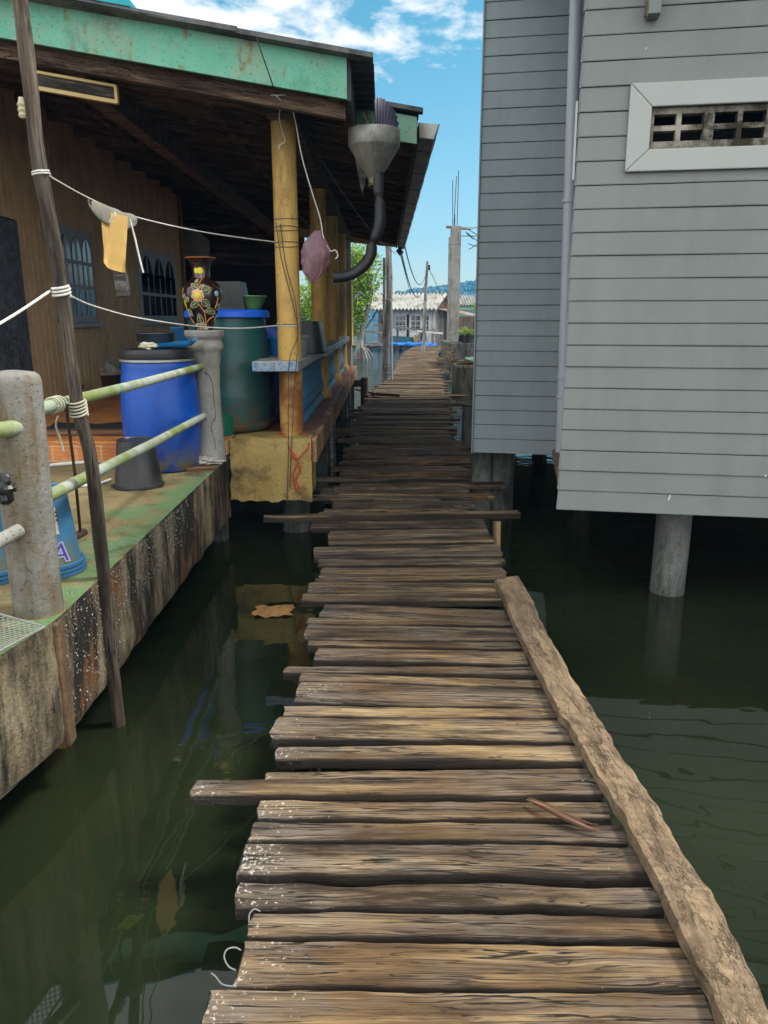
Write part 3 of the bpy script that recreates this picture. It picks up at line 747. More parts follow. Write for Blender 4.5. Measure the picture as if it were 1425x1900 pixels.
# drainpipe in the corner
pt = atY(1069, 0, 6.55); pb = atY(1041, 838, 6.55); pt = pb+(pt-pb)*1.3
pipe = MB().tube([pt, pt.lerp(pb, .5), pb], .047, n=20).build('drainpipe', M_pipe, gh, smooth=True)
for (py, h) in ((372, .03), (735, .025), (700, .02)):
    q = atY(1058 if py < 400 else 1047, py, 6.55)
    t = (q.z-pb.z)/(pt.z-pb.z); q = pb.lerp(pt, t)
    MB().lathe([(.0485, -h/2), (.056, -h/2), (.056, h/2), (.0485, h/2)], q, 20).build('pipe_clip', M_pipe, pipe, smooth=True)
st0 = atP(1077, 188, C1, NO); st1 = atP(1068, 334, C1, NO)
MB().bar(st0-D*.02+NO*.004, st1-D*.015+NO*.004, .012, .010, up=NO).build('sealant_strip', M_trim, gh)
# a few pale scratches of paint on the boards
mb = MB()
for (px, py, dx, dy) in ((1240, 928, 4, -10), (1198, 92, 2, -4), (1420, 885, 1, -4)):
    a = atP(px, py, C1+NO*.0135, NO); b = atP(px+dx, py+dy, C1+NO*.0135, NO)
    mb.bar(a, b, .008, .002, up=NO)
mb.build('paint_scratch', M_white, gh)
# piles under the grey house
def gpile(p, r, ztop):
    mb = MB(); mb.lathe([(r*1.02, -1.35), (r, .05), (r*.99, ztop*.5), (r, ztop)], (p[0], p[1], 0), 28, wob=.006)
    return mb.build('pile', M_concp, gh, smooth=True)
M_concp = concrete('pile_concrete', (.095, .095, .088), (.18, .18, .168), stain=(.03, .034, .024), stain_amt=.47, streak=True, speck=.3, scale=4)
q = atZ(1249, 1108, 0); gpile((q.x, q.y+.12), .118, ZB+.02)
q = atZ(925, 945, 0); gpile((atY(925, 930, 7.6).x, 7.62), .15, ZB+.02)
qb = atY(895, 930, 7.45); mb = MB(); mb.frame_box((qb.x, 7.55, (ZB-1.3)/2), D, NO, Z, .19, .22, ZB+1.3); mb.build('pile', M_concp, gh, bevel=.015)
gpile((C1.x+2.9, 5.6), .13, ZB+.02); gpile((C1.x+1.0, 8.3), .13, ZB+.02); gpile((C2.x+.4, 11), .13, ZB+.02); gpile((C2.x+1.8, 13), .13, ZB+.02)

# ------------------------------------------------------------------ concrete landing on the left
ZL = .74
B_ = atZ(421, 851, ZL); A_ = atZ(108, 1146, ZL); A1 = atZ(80, 1166, ZL); A2 = atZ(0, 1216, ZL)
A3 = A2+(A2-A1).normalized()*2.2
ZLb = .215
land = thing('concrete_landing', (A_.x, A_.y, 0), 'mossy concrete landing with a black stained shell crusted edge on the left', 'landing')
edge_pts = [B_+V((0, .06, 0)), B_]+[B_.lerp(A_, i/10) for i in range(1, 10)]+[A_, A1, A2, A3]
poly = edge_pts+[V((-6.5, A3.y, ZL)), V((-6.5, B_.y+.06, ZL))]
mb = MB(); mb.add([V((q.x, q.y, ZL)) for q in poly], [tuple(range(len(poly)))])
mb.build('landing_floor', M_plat_top, land)
def side_fn(u, v):
    f = u*(len(path_)-1); i = min(int(f), len(path_)-2); t = f-i
    p = path_[i].lerp(path_[i+1], t)
    z = ZL-(ZL-ZLb)*v
    nrm = V((1, 0, 0))
    o = .012*noise.noise(V((p.x*5, p.y*5, z*5)))+.006*noise.noise(V((p.y*18, z*18, 3)))
    if v > .93: o -= .01*(v-.93)/.07
    zz = z
    if v == 1: zz = ZLb+.025*noise.noise(V((p.y*4, 1, 2)))
    k = 0 if v == 0 else 1
    return V((p.x+o*k, p.y, zz))
path_ = []
for a, b in zip(edge_pts, edge_pts[1:]):
    for k in range(8): path_.append(a.lerp(b, k/8))
path_.append(edge_pts[-1])
mb = MB(); mb.grid(side_fn, len(path_)-1, 18)
mb.build('landing_edge', M_plat_side, land, smooth=True)
mb = MB(); mb.add([V((q.x-.02, q.y, ZLb-.01)) for q in poly], [tuple(range(len(poly)))])
mb.add([V((poly[0].x, poly[0].y, ZL)), V((-6.5, poly[0].y, ZL)), V((-6.5, poly[0].y, ZLb)), V((poly[0].x, poly[0].y, ZLb))], [(0, 1, 2, 3)])
mb.build('landing_underside', M_conc_dark, land)
mb = MB()
for i in range(2200):
    t = random.random()**1.0; p = B_.lerp(A_, .25+.75*t)
    dens = noise.noise(V((p.y*2.2, 0, 3)))
    v = random.random()**1.5*(.9 if p.y < 3.6 else .5)
    if p.y > 3.7 and random.random() < .7 and abs(p.y-4.4) > .5: continue
    c = V((p.x+.004, p.y, ZL-.02-(ZL-ZLb)*v*.95))
    o = .012*noise.noise(V((c.x*5, c.y*5, c.z*5)))+.006*noise.noise(V((c.y*18, c.z*18, 3))); c.x += o
    r = random.uniform(.0015, .0052)
    ax = V((random.random(), random.uniform(-1, 1), random.uniform(-1, 1))).normalized(); bx = ax.cross(V((.3, .5, .8))).normalized()
    mb.add([c+ax*r*1.3, c+bx*r*.7, c-ax*r*1.3, c-bx*r*.7, c+X*r*.9], [(0, 1, 4), (1, 2, 4), (2, 3, 4), (3, 0, 4)])
tag(mb.build('barnacles', simple('barnacle_shell', (.25, .24, .21), .7, .5, 60), land), 'white and grey shells crusted on the black stained edge', kind='stuff')
for (px, py, r, w) in ((112, 1388, .055, 0), (411, 1003, .075, 0), (300, 1130, .07, -.25)):
    q = atZ(px, py, 0); mb = MB(); mb.frame_box((q.x-.03+w, q.y+.05, (ZLb-1.3)/2), X, Yv, Z, r*2, r*2, ZLb+1.3)
    (mb.build("pile", M_concp, land, bevel=.012)) if px != 112 else mb.build('pile', concrete('rusty_pile', (.20, .10, .035), (.30, .19, .08), stain=(.10, .035, .012), stain_amt=.5, streak=True), land, bevel=.01)
mb = MB(); mb.bar((A_.x-.006, A_.y-.01, ZL-.01), (A_.x-.004, A_.y+.0, ZLb-.03), .075, .03, up=X); mb.build('rust_streaked_rib', concrete('rusty_rib', (.11, .06, .03), (.20, .135, .07), stain=(.035, .018, .01), stain_amt=.5, streak=True), land, bevel=.01)

# railing: two concrete posts and green pipes
rail = thing('pipe_railing', (-1.4, 4.6, ZL), 'railing of algae green pipes between a plain round concrete post and a pedestal', 'railing')
pr = atZ(390, 858, ZL); pr = V((pr.x, pr.y+.05, 0))
mb = MB(); mb.lathe([(.125, 0), (.122, .05), (.112, .2), (.104, .45), (.100, .62), (.104, .72), (.112, .80), (.118, .82), (.120, .87), (.128, .90), (.140, .915), (.143, .945), (.134, .965), (.131, .985), (.150, 1.01), (.156, 1.02), (.157, 1.052), (.150, 1.058), (0.01, 1.058)], (pr.x, pr.y, ZL), 40, wob=.012)
mb.build('concrete_post', M_conc, rail, smooth=True)
pts = [(379, 700), (396, 712), (401, 745), (404, 775), (393, 795), (399, 822), (401, 850)]
mb = MB()
pts = [atY(378, 690, pr.y-.107), atY(388, 697, pr.y-.109), atY(395, 715, pr.y-.109), atY(397, 745, pr.y-.108), atY(400, 772, pr.y-.107), atY(392, 790, pr.y-.112), atY(398, 815, pr.y-.112), atY(401, 835, pr.y-.114)]
mb.tube(spline(pts, 4), .0022, n=5, wob=.5); mb.build('crack_line', M_black, rail)
pq = atY(391, 641, pr.y-.135); mb = MB(); mb.grid(lambda u, v: V((pr.x, pr.y, 0))+V((sin((u-.5)*.7+.08)*.1375, -cos((u-.5)*.7+.08)*.1375, ZL+.918+v*.026)), 8, 1); mb.build('rust_patch', simple('rust_patch', (.26, .075, .02), .8, .3, 20), rail)
pl = atZ(55, 1150, ZL); pl = V((pl.x-.005, pl.y+.10, 0))
mb = MB(); mb.lathe([(.098, -.02), (.097, .1), (.096, .5), (.098, .92), (.092, .945), (.076, .958), (.02, .966), (.001, .967)], (pl.x, pl.y, ZL), 40, wob=.008)
mb.build('concrete_post', concrete('weathered_post', (.14, .135, .118), (.25, .242, .215), stain=(.12, .085, .04), stain_amt=.49, streak=True, stain2=(.06, .05, .035), stain2_amt=.36, rust=None, bump=.5), rail, smooth=True)
mb = MB(); mb.lathe([(.100, -.03), (.103, -.012), (.099, .004)], (pl.x, pl.y, ZL), 40, wob=.01); mb.build('rust_ring', simple('rust_ring', (.20, .07, .02), .85, .5, 12), rail, smooth=True)
hu0, hu1 = atY(70, 766, pl.y).z, atY(385, 679, pr.y).z
lo0, lo1 = atY(92, 934, pl.y).z, atY(390, 769, pr.y).z
for (za, zb) in ((hu0, hu1), (lo0, lo1)):
    mb = MB().tube([(pl.x+.03, pl.y, za), V((pl.x+.03, pl.y, za)).lerp(V((pr.x-.02, pr.y-.08, zb)), .5)-Z*.006, (pr.x-.02, pr.y-.06, zb)], .0265, n=16)
    mb.build('pipe', M_railpipe, rail, smooth=True)
q = atY(-6, 797, pl.y-.13)
MB().tube([(q.x+.06, q.y+.11, q.z), (q.x+.03, q.y, q.z), (q.x-.5, q.y-.55, q.z)], .030, n=16).build('pipe', M_railpipe, rail, smooth=True)
q0 = atY(36, 984, pl.y-.10); q1 = atY(-12, 1010, pl.y-.22)
MB().tube([q0, q1, q1+(q1-q0)*4], .027, n=16).build('pipe', M_conc, rail, smooth=True)

# ------------------------------------------------------------------ stilt house on the left
ZF = .91                       # verandah floor
XR, XW = -.58, -3.9            # right edge of the floor, line of the boarded wall
def Zr(x): return 3.62+.17*(-x-.25)      # underside of the roof sheets
house = thing('stilt_house', (-1.5, 6.4, 0), 'house on stilts with dark verandah, yellow posts and green barge board, left of the boardwalk', 'house')
# floor
mb = MB(); mb.box(-6.9, -1.30, 6.36, 18.2, ZF-.12, ZF-.004); mb.build('floor_slab', M_tile, house)
mb = MB(); mb.box(-1.30, XR-.03, 6.66, 16.6, ZF-.16, ZF); mb.build('verandah_floor', M_orange, house, bevel=.01)
mb = MB(); mb.box(XR-.03, XR+.01, 6.50, 16.6, ZF-.21, ZF-.003); mb.build('floor_edge', concrete('ochre_edge', (.33, .22, .10), (.45, .32, .16), stain=(.20, .08, .05), stain_amt=.52, scale=4), house, bevel=.008)
mb = MB(); mb.box(-6.9, -1.52, 6.24, 6.355, ZF-.17, ZF-.02); mb.build('floor_step', M_tile, house, bevel=.01)
# ochre plinth under the first post
bl = atY(424, 818, 6.45); br_ = atY(577, 812, 6.45); zb_ = atY(500, 930, 6.45).z
mb = MB()
def plf(u, v):
    x = bl.x+(br_.x-bl.x)*u; z = ZF+.004+(zb_-ZF)*v
    z2 = z+(.035*noise.noise(V((x*9, 2, 0)))+.02*noise.noise(V((x*25, 2, 0))) if v == 1 else 0)
    xo = .02*noise.noise(V((z*9, 3, 0)))*(1-u)
    return V((x-xo+.012*(1-v)*(1-u), 6.45+.006*noise.noise(V((x*8, z*8, 0))), z2))
mb.grid(plf, 24, 18)
mb.build('plinth', M_plinth, house, smooth=True)
mb = MB(); mb.box(bl.x+.03, br_.x-.002, 6.462, 6.9, zb_+.05, ZF+.002); mb.build('plinth_core', M_plinth, house, bevel=.01)
# posts
POSTS = [6.72, 9.95, 12.5, 15.0]
XP = -.80
def post_m(y, mats):
    mb = MB(); mb.lathe([(.104, ZF), (.104, ZF+.02), (.099, ZF+.03), (.098, 1.4), (.097, 2.4), (.096, 3.38)], (XP, y, 0), 36, cap1=True)
    return mb
for i, y in enumerate(POSTS):
    if i == 0:
        mb = MB(); mb.lathe([(.100, ZF), (.099, 1.2), (.099, 1.47)], (XP, y, 0), 36, wob=.004); mb.build('rusty_post_foot', M_ypost_rust, house, smooth=True)
        mb = MB(); mb.lathe([(.0985, 1.47), (.098, 2.4), (.097, 3.40)], (XP, y, 0), 36, cap1=True); p_ = mb.build('post', M_ypost, house, smooth=True)
    else:
        post_m(y, None).build('post', M_ypost, house, smooth=True)
        mb = MB(); mb.lathe([(.135, ZF), (.135, ZF+.06), (.115, ZF+.10), (.1045, ZF+.12)], (XP, y, 0), 24, cap1=True); mb.build('post_base', M_ypost, house, smooth=True)
mb = MB(); mb.box(XP-.11, XP+.13, 16.35, 16.5, ZF, 3.4); mb.build('end_pillar', M_white, house)
mb = MB(); mb.box(-.66, -.63, 15.6, 16.34, 1.35, 2.55); mb.build('yellow_panel', M_yellow, house)
# balustrade
ZRL = 1.55
mb = MB(); mb.box(-1.08, -.70, 6.45, 8.95, ZRL-.085, ZRL); q = mb.build('rail_cap', M_raillight, house, bevel=.008)
mb = MB(); mb.box(-1.078, -.702, 6.444, 6.449, ZRL-.078, ZRL-.008); mb.build('patterned_tile', M_railtile, q)
mb = MB(); mb.box(-1.02, -.66, 8.96, 15.2, ZRL-.085, ZRL-.002); q = mb.build('rail_cap', M_raillight, house, bevel=.008)
mb = MB(); mb.box(-.659, -.655, 12.6, 15.1, ZRL-.075, ZRL-.012); mb.build('patterned_tile', M_railtile, q)
prof = [(.055, 0), (.055, .03), (.045, .05), (.030, .08), (.034, .10), (.052, .15), (.050, .19), (.034, .27), (.026, .34), (.024, .40), (.032, .44), (.034, .46), (.028, .48), (.045, .51), (.050, .555)]
mb = MB(); mb.lathe([(r, ZF+z) for r, z in prof], (XP, 7.05, 0), 14); bal0 = mb.build('baluster', M_bal, house, smooth=True)
ys = []
for a, b in zip(POSTS, POSTS[1:]):
    n = int((b-a-.36)/.155)
    ys += [a+.24+(b-a-.48)*i/(n-1) for i in range(n)]
for y in ys[1:]:
    instance(bal0, house, (0, y-7.05, 0), rz=0)
# boarded wall with windows and door
def wallx(px, py): return atX(px, py, XW)
wy0, wy1 = 6.42, 15.6
mb = MB(); y = wy0
W1 = (wallx(106, 500).y, wallx(170, 500).y); W2 = (wallx(256, 500).y, wallx(322, 500).y); DR = (6.5, wallx(38, 500).y)
WZ0, WZ1 = wallx(290, 596).z, wallx(268, 462).z
while y < wy1-.02:
    w = .137; yb = min(y+w, wy1)
    pcs = [(ZF, Zr(XW)-.02)]
    for (a, b, z0, z1) in ((W1[0], W1[1], WZ0, WZ1), (W2[0], W2[1], WZ0, WZ1), (DR[0]-.2, DR[1], ZF, 2.9)):
        if yb > a+.01 and y < b-.01: pcs = [(ZF, z0), (z1, Zr(XW)-.02)] if z0 > ZF else [(z1, Zr(XW)-.02)]
    for (a, b) in pcs:
        if b > a: mb.frame_box((XW-.012+random.uniform(-.002, .002), (y+yb)/2-.003, (a+b)/2), Z, Yv, X, b-a, yb-y-.020, .024, grain=0)
    y = yb
mb.build('plank_wall', M_wall, house)
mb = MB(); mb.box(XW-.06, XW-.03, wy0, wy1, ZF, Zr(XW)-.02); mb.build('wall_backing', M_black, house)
mb = MB(); mb.box(XW-.03, XW+.06, wy1, wy1+.10, ZF, Zr(XW)-.05); mb.build('corner_post', simple('orange_brown_paint', (.23, .13, .055), .6, .2, 5), house)
mb = MB(); mb.box(XW-.02, XW+.03, DR[0], DR[1]-.02, ZF, 2.88); d_ = mb.build('door', M_door, house, bevel=.006)
mb = MB(); mb.box(XW+.031, XW+.04, DR[0]+.2, DR[1]-.14, ZF+.2, 1.7); mb.build('door_panel', M_door, d_, bevel=.004)
M_glass = simple('dark_window_glass', (.012, .014, .018), .08, .2, 2, spec=.8, bump=.0)
for wi, (a, b) in enumerate((W1, W2)):
    mb = MB(); mb.box(XW-.02, XW+.025, a, b, WZ0, WZ1); wf = mb.build('window', M_winframe, house, bevel=.004)
    n = 3 if wi == 1 else 3; pad = .07; cw = (b-a-.10)/n
    for k in range(n):
        ya, yb = a+.05+k*cw+.03, a+.05+(k+1)*cw-.03
        H = WZ1-WZ0
        for (z0, z1, arch) in ((WZ0+.09, WZ0+.36*H, 0), (WZ0+.36*H+.05, WZ0+.62*H, 0), (WZ0+.62*H+.05, WZ1-.10, 1)):
            pts = [(ya, z0), (yb, z0)]
            if arch:
                r = (yb-ya)/2; zt = z1-r*1.6
                pts += [(ya+r+r*cos(t), zt+1.6*r*sin(t)) for t in [pi*j/10 for j in range(11)]]
            else: pts += [(yb, z1), (ya, z1)]
            m_ = MB(); m_.prism([V((XW+.027, y_, z_)) for y_, z_ in pts], (.006, 0, 0)); m_.build('pane', M_glass, wf)
            ym = (ya+yb)/2
            m_ = MB(); m_.box(XW+.030, XW+.042, ym-.012, ym+.012, z0+.004, z1-.02 if arch else z1-.004); m_.build('glazing_bar', M_winframe, wf)
    mb = MB(); mb.box(XW+.0, XW+.09, a-.06, b+.06, WZ0-.06, WZ0-.002); mb.build('sill', M_winframe, wf, bevel=.006)
# back of the verandah
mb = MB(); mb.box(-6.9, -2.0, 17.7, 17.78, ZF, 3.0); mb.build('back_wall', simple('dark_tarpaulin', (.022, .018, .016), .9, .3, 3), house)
mb = MB(); mb.box(-6.9, -1.75, 18.0, 18.06, 2.9, 4.6); mb.build('back_gable', M_dark, house)
g0 = atY(333, 478, 17.6); g1 = atY(386, 420, 17.6)
mb = MB(); mb.prism([(g0.x, 17.6, g0.z), (g1.x, 17.6, g0.z), (g1.x, 17.6, g0.z+.35), (g0.x+.35, 17.6, g1.z), (g0.x, 17.6, g1.z)], (0, .05, 0)); mb.build('pale_gable_panel', M_white, house)
mb = MB(); mb.box(-6.95, -6.9, 6.2, 18, ZF, 4.7); mb.build('end_wall', M_dark, house)
mb = MB(); mb.box(-6.9, XW-.06, 6.3, 6.36, ZF, 4.6); mb.build('end_wall', M_wall, house)
# roof: sheets in two runs, rafters, purlins, beams
XE0, XE1, YN, YS, YE = -.075, .30, 5.93, 7.28, 18.0
def rsheet(x1, x0, ya, yb, dz=0):
    mb = MB()
    n = 44
    def f(u, v):
        x = x1+(x0-x1)*v; y = ya+(yb-ya)*u
        return V((x, y, Zr(x)+.035+dz+.014*sin((y-ya)*2*pi/.18)))
    mb.grid(f, int((yb-ya)/.03), 10)
    mb.grid(lambda u, v: f(u, v)+Z*.012, int((yb-ya)/.03), 10)
    return mb
rsheet(XE0, -7.2, YN, YS, .0).build('roof_sheet', M_roofsheet, house, smooth=True)
rsheet(XE1, -7.2, YS-.02, YE, .018).build('roof_sheet', M_roofsheet, house, smooth=True)
def skew(x): return YN+.07+(.033*(-x-.25) if x < -.25 else 0)
# cover sheet over the barge board (dark ribbed edge) and teal flashing
def strip(mb, xa, xb, y0, y1, zlo, zhi):
    pts = []
    vs = []
    for x in (xa, xb):
        for (y, z) in ((y0, zlo), (y1, zlo), (y1, zhi), (y0, zhi)): vs.append(V((x, skew(x)+y, Zr(x)+z)))
    mb.add(vs, [(0, 1, 2, 3), (7, 6, 5, 4), (0, 4, 5, 1), (1, 5, 6, 2), (2, 6, 7, 3), (3, 7, 4, 0)])
mb = MB(); strip(mb, XE0, -1.02, -.10, .05, .030, .062); mb.build('roof_edge', M_roofsheet, house)
mb = MB(); strip(mb, -1.0, -7, -.105, .05, .038, .070); mb.build('roof_edge', M_roofsheet, house)
mb = MB(); strip(mb, -1.72, -7, -.115, .06, .072, .112); mb.build('ridge_flashing', M_tealtrim, house)
mb = MB()
for i in range(24):
    xa = -.26-i*.25; strip(mb, xa, xa-.25, 0, .035, -.235, .026)
bb = mb.build('barge_board', M_green, house)
mb = MB(); mb.prism([(-.262, 6.04, Zr(-.25)-.235), (-.262, 7.26, Zr(-.25)-.235), (-.262, 7.26, Zr(-.25)+.02), (-.262, 6.04, Zr(-.25)+.02)], (.028, 0, 0)); mb.build('side_fascia', simple('dark_teal_paint', (.05, .12, .10), .6, .4, 6, dirt=(.03, .025, .03), dirt_amt=.5), house)
mb = MB()
for i in range(4): strip_x = None
x0_, x1_ = XE1-.02, -.232
mb.prism([(x1_, YS-.06, Zr(x1_)-.20), (x0_, YS-.06, Zr(x0_)-.19), (x0_, YS-.06, Zr(x0_)+.02), (x1_, YS-.06, Zr(x1_)+.02)], (0, .035, 0)); mb.build('barge_board', M_green, house)
mb = MB(); mb.prism([(x1_, YS-.11, Zr(x1_)+.05), (XE1+.03, YS-.11, Zr(XE1)+.05), (XE1+.03, YS-.11, Zr(XE1)+.085), (x1_, YS-.11, Zr(x1_)+.085)], (0, .10, 0)); mb.build('roof_edge', M_roofsheet, house)
# rafters
y = 6.55; i = 0
while y < YE:
    xe = -.27 if y < YS+.05 else XE1-.03
    h = .17 if y < 8 else .12; w = .06
    xa = xe; xb = -6.8
    if y < 16: xb = -6.8
    mb = MB(); zt = -.002
    mb.prism([(xa, y, Zr(xa)+zt-h), (xb, y, Zr(xb)+zt-h), (xb, y, Zr(xb)+zt), (xa, y, Zr(xa)+zt)], (0, w, 0))
    # lengthwise grain coordinates
    mb.gc = [(p.x+i*3.3, p.y*2+i, p.z-Zr(p.x)+i*7) for p in mb.v]
    mb.build('rafter', M_dark, house); i += 1
    y += .62 if y < 9 else .78
# battens of the far eave
mb = MB()
for k in range(7):
    x = XE1-.05-k*.0; 
mb.box(-.9, -.69, 6.42, 16.5, 3.395, 3.53, m=0); mb.build('post_beam', M_pole, house)
mb = MB(); mb.box(-2.45, -2.30, 6.6, 17.6, 3.62, 3.80); mb.build('post_beam', M_dark, house)
for x in (-1.55, -3.1):
    mb = MB(); mb.prism([(x, 6.15, Zr(x)-.10), (x-.06, 6.15, Zr(x)-.10), (x-.06, 6.15, Zr(x)-.0), (x, 6.15, Zr(x)-.0)], (0, 11.5, 0)); mb.build('purlin', M_dark, house)
mb = MB(); mb.prism([(XE1-.01, 7.30, Zr(XE1)-.16), (XE1-.035, 7.30, Zr(XE1)-.16), (XE1-.035, 7.30, Zr(XE1)+.02), (XE1-.01, 7.30, Zr(XE1)+.02)], (0, YE-7.3, 0)); mb.build('eave_fascia', M_pole, house)
mb = MB(); mb.prism([(XE1-.02, YE-.05, Zr(XE1)-.14), (-2, YE-.05, Zr(-2)-.3), (-2, YE-.05, Zr(-2)), (XE1-.02, YE-.05, Zr(XE1)+.01)], (0, .04, 0)); mb.build('end_barge_board', M_wall, house)
# front rafter closing the verandah below the barge board
mb = MB(); mb.prism([(-.28, 6.16, Zr(-.28)-.33), (-6.8, 6.34, Zr(-6.8)-.33), (-6.8, 6.34, Zr(-6.8)-.02), (-.28, 6.16, Zr(-.28)-.02)], (0, .07, 0)); mb.gc = [(p.x, p.y*2, p.z-Zr(p.x)) for p in mb.v]; mb.build('rafter', M_dark, house)
# hanging bracket plate at the eave corner
pA, pB, pC = atY(652, 258, 7.0), atY(690, 275, 7.2), atY(672, 362, 7.1)
MB().prism([pA, pB, pC], (0, .02, 0)).build('hanging_board', M_greywood, house)
# box gutter along the far eave, in overlapping lengths
gut = None
y = 7.34; k = 0
while y < YE-.1:
    L_ = .55; y2 = min(y+L_+.03, YE)
    g0_ = .003*(k % 2); xa = XE1+.0
    outer = [(xa, Zr(XE1)+.01), (xa+.006, Zr(XE1)-.115-g0_), (xa+.135+g0_, Zr(XE1)-.130-g0_), (xa+.185+g0_, Zr(XE1)-.005)]
    inner = [(xa+.178, Zr(XE1)-.005), (xa+.130, Zr(XE1)-.123), (xa+.012, Zr(XE1)-.109), (xa+.006, Zr(XE1)+.01)]
    dr = -.0045*(y-7.34)
    mb = MB(); mb.prism([(x, y, z+dr) for x, z in outer+inner], (0, y2-y, 0))
    if gut is None:
        gut = mb.build('gutter', M_gutter, house)
        m_ = MB(); m_.prism([(x, y+.012, z) for x, z in outer], (0, .006, 0)); m_.build('gutter_end', M_metal, gut)
    else: mb.build('gutter_length', M_gutter, gut)
    y += L_; k += 1
# downpipe stub at the end of the gutter
q = atY(738, 470, 17.9); MB().tube([(XE1+.09, 17.9, Zr(XE1)-.2), (q.x, 17.9, q.z)], .07, n=12).build('downpipe', M_gutter, house, smooth=True)
# dark valley sheet and curled corrugated sheet at the eave corner
mb = MB()
mb.grid(lambda u, v: V((-.235+.165*v, 6.0+1.3*u, Zr(-.25)+.02-.16*sin(pi*v*.5)*0-.03+.012*sin(u*46))), 60, 6)
mb.build('valley_sheet', M_gutter, house, smooth=True)
TOPL = [(693, 186), (698, 181), (706, 181), (714, 184), (722, 191), (730, 201), (735, 212), (738, 224), (740, 238)]
def curl(u, v):
    f = u*(len(TOPL)-1); k = min(int(f), len(TOPL)-2); t = f-k
    px = TOPL[k][0]+(TOPL[k+1][0]-TOPL[k][0])*t; py = TOPL[k][1]+(TOPL[k+1][1]-TOPL[k][1])*t
    wv = sin(u*2*pi*9)
    bx2 = 697+34*u; by2 = 252
    P = atY(px+(bx2-px)*v+wv*1.4*(1-v), py+(by2-py)*v-wv*1.4*(1-v), 6.55+.30*(1-v)+.10*u)
    return P+Yv*(.012*wv)
mb = MB(); mb.grid(curl, 144, 8); mb.grid(lambda u, v: curl(u, v)+Yv*.004, 144, 8)
mb.build('curled_sheet', simple('navy_sheet', (.018, .018, .045), .5, .3, 6), house, smooth=True)
# strip light under the roof
a0 = atY(72, 152, 6.3); a1 = atY(219, 178, 6.36)
MB().bar(a0, a1, .05, .09, up=Z).build('strip_light', M_pole, house)
mb = MB(); d_ = (a1-a0).normalized()
for (off, h) in ((.055, .018), (-.052, .026)):
    mb.bar(a0+Z*off-Yv*.03, a1+Z*off-Yv*.03, .045, h)
mb.bar(a1-Z*.06-Yv*.03, a1+Z*.06-Yv*.03, .045, .02, up=X); mb.build('strip_light_frame', simple('yellowed_plastic', (.50, .36, .14), .5, .15, 6), house)
q = atY(41, 200, 6.25); MB().lathe([(.022, -.07), (.034, -.05), (.024, -.035), (.036, -.015), (.026, .0), (.036, .02), (.024, .04), (.020, .07)], q, 16, cap0=True, cap1=True).build('insulator', simple('porcelain', (.55, .48, .33), .3, .1, 8), house, smooth=True)
# stilts
q = atZ(545, 988, 0)
mb = MB(); mb.lathe([(.135, -1.35), (.128, 0), (.120, .3), (.112, ZF-.1)], (XP-.0, q.y+.10, 0), 28, wob=.008); mb.build('stilt', M_concp, house, smooth=True)
for (x, y) in ((-.72, 8.6), (-.72, 10.2), (-.72, 12.6), (-.72, 15.0), (-2.3, 7.0), (-2.3, 10), (-2.3, 13), (-3.9, 7), (-3.9, 10.5), (-3.9, 14), (-.7, 16.4)):
    mb = MB(); mb.box(x-.08, x+.08, y-.08, y+.08, -1.35, ZF-.17); mb.build('stilt', M_concp, house, bevel=.01)
for (x, y) in ((-.60, 8.9), (-.60, 12.8)):
    mb = MB(); mb.box(x-.02, x+.012, y-.02, y+.02, .1, ZF-.215); mb.build('hanging_batten', M_greywood, house)

# ------------------------------------------------------------------ things on the landing and verandah
def barrel_prof(r, h, bulge, rings):
    out = [(r*.9, 0), (r*.97, .012), (r*.985, .03)]
    for i in range(25):
        t = i/24; z = .04+(h-.08)*t
        rr = r*(1+bulge*sin(pi*t))
        for (zr, dr) in rings:
            rr += dr*math.exp(-((t-zr)/.02)**2)
        out.append((rr, z))
    out += [(r*.985, h-.025), (r*.96, h-.01), (r*.94, h)]
    return out
# blue drum
q = atZ(288, 880, ZL); bx, by = q.x, q.y+.27
drum = thing('blue_drum', (bx, by, ZL), 'bulging cobalt blue plastic drum with black screw lid behind the railing', 'drum')
mb = MB(); mb.lathe(barrel_prof(.268, .855, .10, [(.93, -.01)]), (bx, by, ZL), 48, cap0=True, cap1=True); mb.build('drum_body', M_blue, drum, smooth=True)
mb = MB(); mb.lathe([(.272, .84), (.276, .845), (.276, .885), (.268, .89), (.268, .91), (.255, .925), (.2, .928), (.001, .928)], (bx, by, ZL), 48); mb.build('lid', M_blackp, drum, smooth=True)
mb = MB(); mb.lathe([(.274, .832), (.280, .836), (.280, .850), (.274, .853)], (bx, by, ZL), 48); mb.build('clamp_ring', M_metal, drum, smooth=True)
